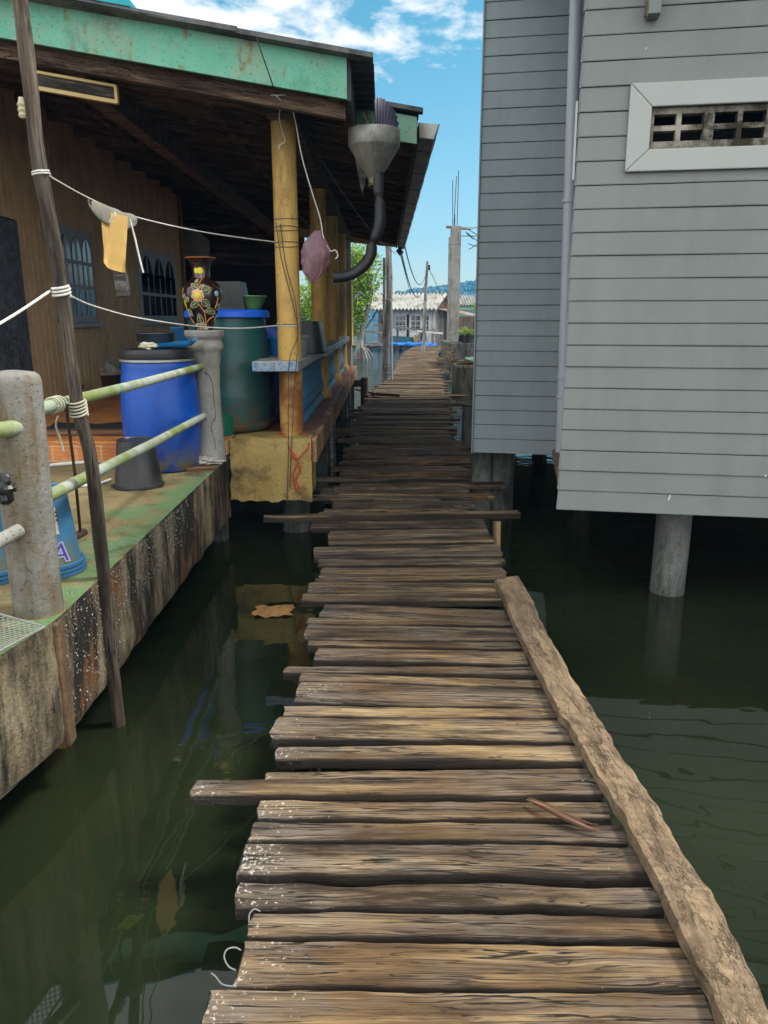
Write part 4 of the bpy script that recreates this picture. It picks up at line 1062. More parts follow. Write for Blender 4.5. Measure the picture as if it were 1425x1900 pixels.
# things on the drum lid
zt = ZL+.93
mb = MB()
def tray(u, v):
    w, d = .26*(u-.5)*1.5, .20*(v-.5)
    return V((bx+.10+w, by-.02+d, zt+.012+.03*max(0, abs(u-.5)*2-.85)/.15+.03*max(0, abs(v-.5)*2-.8)/.2+.10*(u-.5)*.3))
mb.grid(tray, 20, 14); mb.grid(lambda u, v: tray(u, v)-Z*.006, 20, 14)
tag(mb.build('shallow_tray', M_tray, smooth=True), 'shallow sky blue tray lying on the black lid of the blue drum', 'tray')
mb = MB(); mb.lathe([(.11, 0), (.125, .01), (.145, .10), (.152, .105), (.150, .112), (.14, .11), (.12, .02), (.001, .016)], (bx-.04, by+.13, zt+.0), 32); tag(mb.build('dark_bowl', M_blackp, smooth=True), 'round dark bowl on the blue drum behind the tray', 'bowl')
def lump(c, r, sc, seed, amp=.35, n=24, freq=3.0):
    mb = MB(); prof = []
    c = V(c)
    def f(u, v):
        th = u*2*pi; ph = v*pi
        d = V((sin(ph)*cos(th), sin(ph)*sin(th), cos(ph)))
        k = 1+amp*noise.noise(d*freq+V((seed, 0, 0)))+amp*.5*noise.noise(d*freq*2.7+V((seed, 5, 0)))
        return c+V((d.x*r*sc[0]*k, d.y*r*sc[1]*k, d.z*r*sc[2]*k))
    mb.grid(f, n, n//2); return mb
tag(lump((bx+.0, by-.22, zt+.025), .05, (1.3, .8, .45), 3, .6).build('crumpled_rag', simple('cream_cloth', (.55, .52, .36), .9, .2, 20), smooth=True), 'small crumpled cream rag on the front of the blue drum lid', 'rag')
# bent blue board and tan board behind the drum
q = atY(492/1425*440, 600, 8.0)
a = atY(328, 608, 7.6); mb = MB(); mb.bar(a, a+V((.05, .3, -.28)), .012, .12, up=X); tag(mb.build('blue_board', M_tray), 'thin bright blue board leaning up behind the blue drum', 'board')
# black bucket upside down
q = atZ(248, 908, ZL); kx, ky = q.x, q.y+.12
bk = thing('upturned_bucket', (kx, ky, ZL), 'black rubber bucket turned upside down on the mossy landing before the blue drum', 'bucket')
mb = MB(); mb.lathe([(.172, .0), (.176, .004), (.176, .016), (.166, .018), (.160, .05), (.128, .315), (.126, .33), (.118, .335), (.112, .327), (.001, .325)], (kx, ky, ZL), 44); mb.build('bucket_body', M_blackp, bk, smooth=True)
hd = [V((kx+.185*cos(a), ky+.185*sin(a), ZL+.006+.012*sin(a*2))) for a in [-.2-2.8*i/20 for i in range(21)]]
mb = MB().tube(hd, .006, n=6); mb.build('handle', M_blackp, bk, smooth=True)
# green drum with blue lid
q = atZ(418, 805, ZF); gx, gy = q.x, q.y+.33
gd = thing('green_drum', (gx, gy, ZF), 'tall dark green plastic drum with a bright blue rim lid on the verandah', 'drum')
mb = MB(); mb.lathe([(.30, 0), (.345, .01), (.36, .03), (.372, .06), (.372, .075), (.352, .085), (.355, .1), (.36, .3), (.362, .36), (.356, .37), (.360, .5), (.357, .68), (.353, .69), (.352, .75), (.335, .95), (.33, 1.0)], (gx, gy, ZF), 52, cap0=True); mb.build('drum_body', M_teal, gd, smooth=True)
mb = MB(); mb.lathe([(.33, .985), (.365, .985), (.372, .99), (.368, 1.035), (.35, 1.05), (.2, 1.055), (.001, 1.055)], (gx, gy, ZF), 52); mb.build('lid', M_bluelid, gd, smooth=True)
zt2 = ZF+1.056
# black crate upturned on the lid
ca = atY(400, 585, gy-.1); cb = atY(457, 522, gy-.1)
h = cb.z-zt2
mb = MB(); x0 = gx-.20; x1 = gx+.19; y0 = gy-.17; y1 = gy+.17; ins = .035
def ribw(t): return .004*(1 if int(t*24) % 2 else 0)
b0 = [(x0, y0), (x1, y0), (x1, y1), (x0, y1)]; b1 = [(x0+ins, y0+ins), (x1-ins, y0+ins), (x1-ins, y1-ins), (x0+ins, y1-ins)]
vs = [V((x, y, zt2)) for x, y in b0]+[V((x, y, zt2+h)) for x, y in b1]
mb.add(vs, [(0, 1, 5, 4), (1, 2, 6, 5), (2, 3, 7, 6), (3, 0, 4, 7), (4, 5, 6, 7)])
for i in range(22):
    t = (i+.5)/22; pa = V((x0+(x1-x0)*t, y0-.001, zt2+.03)); pb = V((x0+ins+(x1-x0-2*ins)*t, y0+ins-.001, zt2+h-.02))
    mb.bar(pa, pb, .008, .008, up=Yv)
tag(mb.build('upturned_tub', M_blackp, bevel=.008), 'ribbed black rectangular tub turned upside down on the green drum', 'tub')
q = atY(472, 578, gy+.28); mb = MB(); mb.lathe([(.07, -.05), (.10, 0), (.13, .055), (.138, .058), (.136, .066), (.125, .06), (.09, .0), (.001, -.03)], (gx+.22, gy+.02, zt2+.05), 30); tag(mb.build('green_bowl', M_green_p, smooth=True), 'lime green bowl beside the upturned tub on the green drum', 'bowl')
# blue drum and bucket behind the first post
q = atY(500, 700, 8.0); 
d2 = thing('navy_drum', (gx+.24, gy+1.0, ZF), 'deep blue drum standing in the shade between the green drum and the post', 'drum')
mb = MB(); mb.lathe(barrel_prof(.27, .9, .06, []), (gx+.24, gy+1.0, ZF), 40, cap0=True, cap1=True); mb.build('drum_body', M_blue, d2, smooth=True)
q = atY(512, 650, 7.35); mb = MB(); mb.lathe([(.085, 0), (.09, .01), (.115, .25), (.122, .255), (.122, .275), (.112, .275), (.105, .2), (.001, .02)], (q.x+.02, 7.45, ZRL-.11), 30); 
bb2 = mb.build('blue_bucket', M_tray, smooth=True); tag(bb2, 'medium blue bucket in the shade directly behind the rail end and first post', 'bucket')
mb = MB(); mb.box(q.x-.12, q.x+.14, 7.33, 7.6, ZRL-.15, ZRL-.11); mb.box(q.x-.10, q.x-.06, 7.35, 7.39, ZF, ZRL-.15); mb.box(q.x+.08, q.x+.12, 7.35, 7.39, ZF, ZRL-.15); mb.box(q.x-.10, q.x-.06, 7.54, 7.58, ZF, ZRL-.15); mb.box(q.x+.08, q.x+.12, 7.54, 7.58, ZF, ZRL-.15)
# (stand is one small stool)
tag(mb.build('wooden_stool', M_dark), 'dark wooden stool carrying the blue bucket behind the first post', 'stool')
# flower pot and black basin on the rail
mb = MB(); mb.lathe([(.062, 0), (.066, .005), (.088, .165), (.098, .168), (.100, .192), (.090, .194), (.084, .17), (.001, .15)], (-.765, 7.15, ZRL), 32); tag(mb.build('flower_pot', M_pot, smooth=True), 'empty grey green plastic flower pot on the rail beside the first yellow post', 'pot')
mb = MB(); cx, cy = -.80, 8.05
def basin(u, v, inner=0):
    a = 2*pi*u
    sq = 1/(abs(cos(a))**4+abs(sin(a))**4)**.25
    r = (.27+(.20-.27)*v**1.0)-inner
    return V((cx+cos(a)*r*sq*.80, cy+sin(a)*r*sq*1.35, ZRL+.31*v))
mb.grid(basin, 48, 8); mb.add([basin(i/48, 1) for i in range(48)], [tuple(range(48))])
mb.grid(lambda u, v: basin(u, .03)+V((cos(2*pi*u), sin(2*pi*u), 0))*(.014 if .1 < v < .9 else 0)+Z*(.02*v-.008), 48, 4)
tag(mb.build('black_basin', M_blackp, smooth=True), 'large black plastic basin turned upside down on the rail between two posts', 'basin')
# inside the verandah
q = atZ(122, 735, ZF); mb = MB(); mb.lathe([(.16, 0), (.19, .01), (.235, .13), (.245, .135), (.24, .145), (.225, .13), (.001, .02)], (q.x, q.y, ZF), 30); tag(mb.build('red_basin', M_red, smooth=True), 'low red plastic basin on the verandah floor by the boarded wall', 'basin')
q = atZ(196, 722, ZF); mb = MB(); mb.lathe([(.2, 0), (.24, .01), (.27, .2), (.28, .21), (.26, .2), (.001, .1)], (q.x, q.y, ZF), 30); tag(mb.build('brown_tub', simple('brown_plastic', (.06, .028, .02), .6, .2, 5), smooth=True), 'brown tub holding a heap of pale laundry by the boarded wall', 'tub')
tag(lump((q.x, q.y, ZF+.24), .24, (1, 1, .6), 8, .5).build('laundry_heap', M_cloth_w, smooth=True), 'pale crumpled laundry heaped in the brown tub', 'laundry')
q = atZ(215, 690, ZF); mb = MB(); mb.box(q.x-.2, q.x+.1, q.y-.2, q.y+.2, ZF, ZF+.42); tag(mb.build('navy_bin', simple('navy_plastic', (.01, .015, .06), .5, .2, 5), bevel=.03), 'small navy box bin behind the brown tub', 'bin')
q = atZ(72, 735, ZF); mb = MB(); mb.box(q.x-.12, q.x+.06, q.y-.15, q.y+.15, ZF, ZF+.34); tag(mb.build('black_box', M_blackp, bevel=.015), 'black box standing against the boarded wall near the door', 'box')
q = atZ(160, 795, ZF); 
mb = MB(); mb.grid(lambda u, v: V((q.x-.35+1.0*u, q.y-.25+.5*v, ZF+.012+.035*max(0, noise.noise(V((u*4, v*3, 1)))+.25))), 30, 16); tag(mb.build('black_mat', M_cloth_b, smooth=True), 'rumpled black cloth mat on the red verandah floor', 'mat')
a = atZ(80, 846, ZF); b = atZ(205, 862, ZF)
mb = MB(); mb.frame_box((atZ(140, 815, ZF).x, 6.72, ZF+.02), X, Yv, Z, 1.3, .16, .035); tag(mb.build('loose_board', M_redwood), 'flat brown board lying along the edge of the verandah floor', 'board')
# white hose on the landing
pts = [atZ(60, 872, ZL), atZ(100, 866, ZL), atZ(150, 862, ZL), atZ(196, 858, ZL)]
tag(MB().tube(spline([p_+Z*.015 for p_ in pts], 5), .014, n=8).build('white_pipe', M_cord, smooth=True), 'thin white plastic pipe lying across the landing at the foot of the step', 'pipe')
pts = [atZ(108, 910, ZL), atZ(140, 905, ZL), atZ(178, 902, ZL), atZ(205, 893, ZL)]
tag(MB().tube(spline([p_+Z*.012 for p_ in pts], 5), .011, n=8).build('white_hose', M_cord, smooth=True), 'short white hose on the moss between blue bucket and black bucket', 'hose')
# blue pails by the post
def pail(px, py, label):
    q = atZ(px, py, ZL); cx, cy = q.x, q.y+.15
    t = thing('blue_pail', (cx, cy, ZL), label, 'pail', 'pale blue pails upside down on the landing')
    mb = MB(); mb.lathe([(.155, .035), (.150, .05), (.115, .375), (.120, .378), (.121, .392), (.113, .40), (.106, .395), (.104, .385), (.001, .38)], (cx, cy, ZL), 44); mb.build('pail_body', M_bucket, t, smooth=True)
    mb = MB(); mb.lathe([(.160, 0), (.172, .003), (.172, .016), (.163, .018), (.170, .022), (.170, .034), (.160, .036), (.167, .041), (.167, .055), (.152, .058)], (cx, cy, ZL), 44); mb.build('pail_rim', simple('pail_rim_blue', (.03, .11, .22), .45, .2, 6), t, smooth=True)
    return t, cx, cy
pt_, pcx, pcy = pail(64, 1078, 'pale blue pail with a worn white paper label, upside down beside the concrete post')
pail(-52, 1090, 'pale blue pail cut by the left edge of the photo, upside down on the landing')
def on_pail(az, z, o=.002):
    r = .150+(z-.05)/(.325)*(.115-.150)+o
    return V((pcx+r*sin(az), pcy-r*cos(az), ZL+z))
mb = MB(); mb.grid(lambda u, v: on_pail(.15+.75*u, .20+.125*v+.012*(1-v)*noise.noise(V((u*5, 3, 0)))), 14, 4); mb.build('paper_label', simple('worn_paper', (.55, .53, .44), .8, .2, 30, dirt=(.30, .29, .24), dirt_amt=.4), pt_)
mb = MB()
for i in range(4):
    for j in range(3):
        az = .55+.1*i; z = .30-.018*j
        mb.grid(lambda u, v: on_pail(az+.06*u, z+.008*v, .004), 2, 1)
mb.build('label_print', M_black, pt_)
# lettering, wrapped round the pail
def wrapped_text(txt, size, az0, z0, slant, mat, parent, off):
    cu = bpy.data.curves.new('lettering', 'FONT'); cu.body = txt; cu.size = size; cu.shear = slant; cu.offset = off[1]
    to = bpy.data.objects.new('tmp', cu); COL.objects.link(to)
    dg = bpy.context.evaluated_depsgraph_get(); me = bpy.data.meshes.new_from_object(to.evaluated_get(dg))
    m_ = MB(); m_.add([on_pail(az0+v.co.x/.14, z0+v.co.y, off[0]) for v in me.vertices], [tuple(p.vertices) for p in me.polygons])
    bpy.data.objects.remove(to); return m_.build('lettering', mat, parent)
wrapped_text('VA', .125, -.05, .075, .2, simple('pale_violet_ink', (.35, .38, .62), .5, .1, 5), pt_, (.003, .006))
wrapped_text('VA', .125, -.05, .075, .2, simple('purple_ink', (.07, .04, .22), .5, .1, 5), pt_, (.0045, -.001))
wrapped_text('(a)', .032, .50, .222, 0, M_black, pt_, (.0042, .0))
# iron T rod hanging from the upper pipe
a = atY(122, 752, 3.42); b = atY(149, 985, 3.62)
rod = thing('iron_rod', (b.x, b.y, b.z), 'rusty thin iron rod with a short cross tube at its lower end', 'rod')
MB().tube([a, a.lerp(b, .5)+X*.006, b], .0075, n=8).build('shaft', M_rod, rail and rod, smooth=True)
c0 = atY(134, 999, 3.55); c1 = atY(156, 987, 3.68)
mb = MB(); dd = (c1-c0); 
mb.tube([c0, c1], .019, n=16, caps=False); mb.tube([c0, c1], .015, n=16, caps=False); mb.build('cross_tube', M_rod, rod, smooth=True)
# rags at the foot of the pedestal
tag(lump((pr.x-.05, pr.y-.14, ZL+.03), .09, (1.7, .7, .35), 12, .7, 36).build('pale_rag', M_cloth_w, smooth=True), 'crumpled pale rag around the foot of the concrete pedestal', 'rag')
q = atZ(372, 872, ZL); mb = MB(); mb.frame_box((q.x, q.y, ZL+.012), V((.95, .3, 0)).normalized(), V((-.3, .95, 0)).normalized(), Z, .22, .10, .024); tag(mb.build('wood_scrap', M_redwood, bevel=.004), 'flat scrap of brown wood on the landing before the pale rag', 'wood scrap')
mb = MB(); mb.lathe([(.01, -.16), (.05, -.155), (.05, .0), (.035, .02), (.035, .16), (.0, .165)], (pr.x-.22, pr.y+.40, ZL+.33), 20); mb.lathe([(.17, 0), (.18, .2), (.17, .34), (.1, .36)], (pr.x-.05, pr.y+.42, ZL), 30); tag(mb.build('green_can', simple('green_plastic', (.01, .12, .07), .4, .2, 4), smooth=True), 'green plastic can tucked between blue drum and concrete pedestal', 'can')
# wire mesh trap
P1 = atZ(83, 1163, ZL+.03); P2 = atZ(-70, 1120, ZL+.06); P3 = atZ(-75, 1248, ZL+.05); P4 = P2+P3-P1
trap = thing('wire_mesh_panel', (P1.x, P1.y, P1.z), 'flat chicken wire panel in pale wire frame beside the near concrete post', 'wire panel')
mb = MB(); mb.tube([P2, P1, P3], .005, n=6); mb.build('panel_frame', M_meshwire, trap)
mb = MB(); n = 16
for i in range(1, n):
    for j in range(2):
        pass
def qp(u, v): return P1+(P2-P1)*u+(P3-P1)*v-Z*.03*sin(pi*u)*sin(pi*v)
for i in range(-n, n+1):
    c1_, c2_ = [], []
    for k in range(n*2+1):
        t = k/(n*2)
        u, v = t, t+i/n
        if 0 <= v <= 1: c1_.append(qp(u, v))
        u, v = t, 1-t+i/n
        if 0 <= v <= 1: c2_.append(qp(u, v))
    for c_ in (c1_, c2_):
        if len(c_) > 1: mb.tube(c_, .0016, n=4, caps=False)
mb.build('wire_mesh', M_meshwire, trap)
# black glove like bag hanging by the near post
q = atY(2, 905, 2.55); tag(lump(q, .05, (.9, .7, 1.0), 22, .5).build('black_bag', M_blackp, smooth=True), 'small black bag hanging beside the near concrete post', 'bag')

# vase on the pedestal
vz = ZL+1.058
vprof = [(.070, 0), (.074, .004), (.072, .02), (.080, .06), (.105, .12), (.132, .19), (.148, .25), (.152, .285), (.147, .32), (.130, .352), (.100, .375), (.078, .392), (.068, .42), (.067, .45), (.070, .48), (.080, .51), (.098, .532), (.118, .545)]
vase = thing('flower_vase', (pr.x, pr.y, vz), 'tall glazed dark brown vase with relief flowers standing on the concrete pedestal', 'vase')
mb = MB(); mb.lathe(vprof+[(.112, .545), (.09, .535), (.06, .5), (.055, .42), (.001, .40)], (pr.x, pr.y, vz), 64, cap0=True)
mb.build('vase_body', simple('brown_glaze', (.022, .008, .006), .12, .3, 4, bump=.0, spec=.7), vase, smooth=True)
mb = MB(); mb.lathe([(.113, .5455), (.120, .544), (.122, .548), (.118, .551), (.111, .549)], (pr.x, pr.y, vz), 64); mb.build('vase_lip', simple('orange_glaze', (.42, .13, .03), .3, .2, 8), vase, smooth=True)
def vr(z):
    for (r0, z0), (r1, z1) in zip(vprof, vprof[1:]):
        if z0 <= z <= z1 and z1 > z0: return r0+(r1-r0)*(z-z0)/(z1-z0)
    return .1
def onv(az, z, o=.003):
    z = max(.01, min(.54, z)); r = vr(z)+o
    return V((pr.x+r*sin(az), pr.y-r*cos(az), vz+z))
# photo-like coordinates: x across (-.152..152) at the given height -> azimuth
def vx(x, z): return math.asin(max(-.985, min(.985, x/vr(z))))
def vpoly(pts, o, mat, name, cx_=None, cz_=None):
    """filled outline lying on the vase; pts are (x, z)"""
    n = len(pts); cx0 = sum(p[0] for p in pts)/n if cx_ is None else cx_; cz0 = sum(p[1] for p in pts)/n if cz_ is None else cz_
    vs = [onv(vx(cx0, cz0), cz0, o+.002)]; R = 4
    for k in range(1, R+1):
        for (x, z) in pts:
            X_ = cx0+(x-cx0)*k/R; Z_ = cz0+(z-cz0)*k/R
            vs.append(onv(vx(X_, Z_), Z_, o+(.002 if k < R else -.0015)))
    fs = [(0, 1+i, 1+(i+1) % n) for i in range(n)]
    for k in range(R-1):
        for i in range(n): fs.append((1+k*n+i, 1+(k+1)*n+i, 1+(k+1)*n+(i+1) % n, 1+k*n+(i+1) % n))
    m_ = MB(); m_.add(vs, fs); return m_.build(name, mat, vase, smooth=True)
def vline(pts, r, mat, name):
    P_ = spline([V((x, 0, z)) for x, z in pts], 5)
    m_ = MB(); m_.tube([onv(vx(p.x, p.z), p.z, .0025) for p in P_], r, n=6); return m_.build(name, mat, vase, smooth=True)
G_y = simple('yellow_glaze', (.62, .55, .02), .3, .1, 8); G_p = simple('pink_glaze', (.62, .34, .20), .3, .12, 12); G_g = simple('dark_green_glaze', (.012, .045, .012), .25, .3, 8)
G_l = simple('cream_outline', (.55, .50, .28), .4, .1, 8); G_o = simple('orange_stem', (.55, .20, .06), .35, .15, 8); G_b = simple('pale_blue_glaze', (.25, .42, .55), .3, .1, 8)
# crop scale: 1 px of the 140 px wide crop = 1/10.18 photo px; vase centre x 610, base y 1560
k_ = .00044/1.0
def vc(px, py): return ((px-608)*.000402, (1560-py)*.000402*1.0)
for (cx0, cy0, n, ra, rb, mat, nm) in ((598, 905, 7, 100, 140, G_p, 'flower'),):
    c0 = vc(cx0, cy0)
    for i in range(n):
        a = 2*pi*i/n+.25
        pts = []
        for j in range(14):
            t = 2*pi*j/14
            lx = 72+58*cos(t); ly = 50*sin(t)
            pts.append(vc(cx0+lx*cos(a)-ly*sin(a), cy0+lx*sin(a)+ly*cos(a)))
        f_ = vpoly(pts, .003, G_p, 'petal')
    vpoly([vc(cx0+60*cos(t), cy0+60*sin(t)) for t in [2*pi*j/16 for j in range(16)]], .0065, G_y, 'flower_centre')
vpoly([vc(545+42*cos(t), 440+56*sin(t)) for t in [2*pi*j/14 for j in range(14)]], .003, G_y, 'bud')
vpoly([vc(625+55*cos(t), 440+64*sin(t)) for t in [2*pi*j/14 for j in range(14)]], .004, G_y, 'bud')
vpoly([vc(283+50*cos(t), 1100+120*sin(t)) for t in [2*pi*j/14 for j in range(14)]], .003, G_y, 'bud')
vpoly([vc(925+28*cos(t), 865+55*sin(t)) for t in [2*pi*j/12 for j in range(12)]], .003, G_b, 'bud')
for st in ([(640, 520), (655, 600), (640, 660), (605, 720), (640, 790)], [(595, 1050), (650, 1130), (690, 1220), (690, 1330), (690, 1410)], [(710, 1400), (760, 1340), (825, 1290)], [(310, 1230), (350, 1300), (420, 1380), (450, 1440)], [(300, 760), (280, 840), (262, 940)], [(940, 930), (910, 1050), (870, 1140)], [(580, 1440), (580, 1540)]):
    vline([vc(*p) for p in st], .0045, G_o, 'stem')
def leaf_v(bx_, by_, tx, ty, w):
    d = V((tx-bx_, ty-by_)).to_3d() if False else None
    L = math.hypot(tx-bx_, ty-by_); ux, uy = (tx-bx_)/L, (ty-by_)/L
    pts = []
    for j in range(9):
        t = j/8; ww = w*sin(pi*t**.8)*(1-.25*t)
        pts.append((bx_+ux*L*t-uy*ww, by_+uy*L*t+ux*ww))
    for j in range(7, 0, -1):
        t = j/8; ww = w*sin(pi*t**.8)*(1-.25*t)
        pts.append((bx_+ux*L*t+uy*ww, by_+uy*L*t-ux*ww))
    lf = vpoly([vc(*p) for p in pts], .002, G_g, 'leaf')
    m_ = MB(); P_ = [onv(vx(*vc(*p)), vc(*p)[1], .0025) for p in pts]; m_.tube(P_+[P_[0]], .0018, n=5)
    P_ = [onv(vx(*vc(bx_+ux*L*t, by_+uy*L*t)), vc(bx_+ux*L*t, by_+uy*L*t)[1], .005) for t in (.1, .3, .5, .7, .85)]; m_.tube(P_, .0016, n=5)
    for t in (.25, .45, .65):
        for sg in (-1, 1):
            pA = (bx_+ux*L*t, by_+uy*L*t); pB = (pA[0]+ux*L*.16-uy*w*.55*sg, pA[1]+uy*L*.16+ux*w*.55*sg)
            m_.tube([onv(vx(*vc(*pp)), vc(*pp)[1], .005) for pp in (pA, pB)], .0012, n=4)
    m_.build('leaf_outline', G_l, vase)
for a in ((610, 780, 470, 680, 62), (550, 660, 600, 600, 30), (640, 760, 730, 710, 32), (680, 830, 855, 770, 80), (590, 1020, 425, 1135, 70), (680, 980, 795, 1130, 75), (860, 1190, 690, 1200, 62), (600, 1440, 580, 1235, 66), (850, 1230, 900, 1390, 55), (900, 1180, 950, 1050, 40), (330, 1000, 420, 945, 55), (280, 960, 335, 870, 35), (345, 1160, 455, 1290, 50), (560, 1450, 480, 1450, 24), (600, 1450, 700, 1440, 50), (620, 1480, 720, 1545, 36)):
    leaf_v(*a)

# ------------------------------------------------------------------ leaning wooden pole and lines
pp_ = [(232, 1400), (215, 1296), (200, 1150), (186, 1000), (168, 850), (145, 757), (128, 640), (108, 500), (86, 380), (68, 270), (56, 160), (42, 40), (36, -20), (33, -60)]
P_ = [atY(x, y, 3.37 if y > 1000 else 3.37-.06*(1000-y)/1000) for x, y in pp_]
P_[0] = P_[1]+(P_[1]-P_[2])*2.2
rr = [.031, .030, .030, .030, .030, .028, .029, .028, .029, .029, .029, .029, .028, .028]
sp1 = spline(P_, 5); rs = []
for i in range(len(sp1)):
    f = i/5; a = min(int(f), len(rr)-2); rs.append((rr[a]+(rr[a+1]-rr[a])*(f-a))*(1+.10*noise.noise(V((f*1.1, 0, 0)))+.06*noise.noise(V((f*3.3, 4, 0)))))
mb = MB().tube(sp1, rs, n=16, wob=.12, tint=.25)
pole = tag(mb.build('wooden_pole', M_pole, smooth=True), 'crooked weathered wooden pole leaning from the water past the landing up to the roof', 'pole')
def pole_at(py):
    best = min(range(len(P_)-1), key=lambda i: abs((pp_[i][1]+pp_[i+1][1])/2-py))
    for i in range(len(P_)-1):
        if pp_[i][1] >= py >= pp_[i+1][1]: best = i
    t = (pp_[best][1]-py)/(pp_[best][1]-pp_[best+1][1])
    return P_[best].lerp(P_[best+1], t), (P_[best+1]-P_[best]).normalized()
def wrap(mb, c, ax, r, turns, pitch, rope, tilt=0.0, n=14):
    ax = V(ax).normalized(); a = X-ax*X.dot(ax); a.normalize(); b = ax.cross(a)
    pts = []
    for i in range(int(turns*n)+1):
        t = 2*pi*i/n
        pts.append(V(c)+a*cos(t)*r+b*sin(t)*r+ax*(pitch*i/n-pitch*turns/2+tilt*sin(t)))
    mb.tube(pts, rope, n=6)
# upper clothes line
L0 = pole_at(322)[0]+V((.02, -.035, 0)); L1 = V((XP-.09, POSTS[0]-.04, atY(510, 450, POSTS[0]).z))
mid = atY(170, 370, 4.6); mid2 = atY(250, 402, 5.2)
line = spline([L0, mid, mid2, atY(380, 431, 5.95), L1], 6)
mb = MB().tube(line, .0042, n=6); wrap(mb, pole_at(322)[0], pole_at(322)[1], .033, 2, .009, .004)
tag(mb.build('clothesline', M_cord, smooth=True), 'upper white clothesline sagging from the leaning pole to the first yellow post', 'clothesline')
c_, d_ = pole_at(540)
mb = MB(); wrap(mb, c_, d_, .034, 3, .014, .0055, .006)
m0 = atY(0, 600, 2.9); mb.tube(spline([m0+(m0-c_)*1.2, m0, c_+V((-.04, -.02, -.0))], 5), .0058, n=6)
mb.tube(spline([c_+V((.03, .03, -.02)), atY(175, 568, 4.6), atY(258, 590, 5.3), atY(370, 606, 6.0), atY(450, 609, 6.35), V((XP-.10, POSTS[0]-.05, atY(515, 604, POSTS[0]).z))], 6), .0045, n=6)
wrap(mb, (XP, POSTS[0], atY(515, 604, POSTS[0]).z), Z, .102, 1.6, .02, .0045)
tag(mb.build('tie_line', M_cord, smooth=True), 'lower white line tied round the leaning pole and crossing the flower vase', 'line')
mb = MB(); c_, d_ = pole_at(757); wrap(mb, c_, d_, .036, 5, .014, .0045, .010)
pz = V((pl.x+.03, pl.y, hu0)).lerp(V((pr.x-.02, pr.y-.06, hu1)), .2); wrap(mb, V((pl.x+.03, c_.y-.10, hu0)), Yv, .032, 3, .03, .0045, .004)
mb.tube(spline([atY(108, 772, 3.38), atY(104, 790, 3.4), atY(112, 815, 3.42), atY(118, 838, 3.42)], 5), .0045, n=6)
tag(mb.build('rope_lashing', simple('dirty_cord', (.42, .40, .31), .85, .2, 30), smooth=True), 'pale cord lashing that binds the leaning pole to the upper pipe', 'lashing')
# yellow cloth on the line
ca, cb = atY(166, 372, 4.58), atY(252, 404, 5.2)
y1_ = atY(187, 490, 4.7).z; 
yc = thing('yellow_cloth', (ca.x+.2, 4.85, ca.z), 'mustard yellow cloth draped over the upper clothesline with a grey upper fold', 'cloth')
def clf(u, v):
    p = atY(187, 392, 4.72).lerp(atY(233, 400, 5.0), u); q_ = atY(189, 487+22*u, 4.72).lerp(atY(233, 505, 5.0), u)
    r = p.lerp(q_, v); r.y += .03*sin(u*9+v*1.5)+.02*noise.noise(V((u*2, v*2, 0))); r.x += .01*noise.noise(V((v*4, 7, 0)))
    return r
mb = MB(); mb.grid(clf, 16, 16); mb.grid(lambda u, v: clf(u, v)+V((.002, .02, 0)), 16, 16); mb.build('hanging_part', M_cloth_y, yc, smooth=True)
def clt(u, v):
    p = ca.lerp(cb, u)-Z*(.02*4*u*(1-u)); a = v*2*pi
    rr_ = (.02+.035*sin(pi*u)**.6)*(1+.25*noise.noise(V((u*5, v*4, 2))))
    return p+V((.2*cos(a)*rr_, cos(a)*rr_*.8, sin(a)*rr_-rr_*.5))
mb = MB(); mb.grid(clt, 20, 12); mb.build('folded_part', simple('grey_green_cloth', (.26, .25, .20), .9, .25, 8), yc, smooth=True)
mb = MB(); mb.tube(spline([atY(212, 394, 4.75), atY(214, 400, 4.74), atY(206, 407, 4.74), atY(203, 411, 4.74), atY(210, 412, 4.74)], 5), .004, n=6); mb.build('wire_hook', M_cord, yc, smooth=True)
mb = MB(); mb.tube(spline([atY(240, 405, 5.1), atY(250, 440, 5.1), atY(258, 475, 5.1), atY(266, 506, 5.1)], 4), .006, n=6); mb.build('hanging_cord', M_cord, yc, smooth=True)
a = atY(208, 495, 5.05); b = atY(216, 552, 5.05); a2 = atY(232, 505, 5.05); b2 = atY(237, 548, 5.05)
mb = MB(); mb.prism([a, a2, b2, b], (0, .05, 0)); q1_ = mb.build('grey_board', M_greywood); tag(q1_, 'short split grey board hanging below the yellow cloth', 'board')
# white cords, plastic bag
cA = atY(512, 178, 6.14)
mb = MB(); mb.tube(spline([cA, atY(522, 190, 6.2), atY(518, 215, 6.4), atY(524, 245, 6.55), atY(529, 262, 6.58), atY(518, 270, 6.58), atY(519, 277, 6.58)], 6), .0045, n=6)
wrap(mb, cA+V((0, .02, .01)), X, .03, 2, .04, .0045)
mb.tube(spline([cA, atY(535, 180, 6.2), atY(548, 225, 6.4), atY(560, 290, 6.5), atY(580, 360, 6.55), atY(594, 405, 6.6), atY(600, 440, 6.6), atY(612, 465, 6.6), atY(622, 464, 6.6), atY(627, 474, 6.6), atY(622, 481, 6.6)], 6), .0048, n=6)
tag(mb.build('hanging_cord', M_cord, smooth=True), 'long white cord hanging from the barge board down to the plastic bag', 'cord')
bc = atY(585, 475, 6.62)
def bagf(u, v):
    th = 2*pi*u; z = .19-.40*v
    r = .115*(sin(pi*min(1, v*.92+.06))**.75)*(1+.0*v)
    k = 1+.05*noise.noise(V((cos(th)*7, sin(th)*7, v*6)))+.20*noise.noise(V((cos(th)*1.2, sin(th)*1.2, v*3)))+.14*noise.noise(V((cos(th)*3.2, sin(th)*3.2, v*7)))
    return bc+V((cos(th)*r*k*1.0-.05*(v-.5), sin(th)*r*k*.6, z+.02*noise.noise(V((cos(th)*2, sin(th)*2, 3)))))
m, nt, out = newmat('pink_plastic_film')
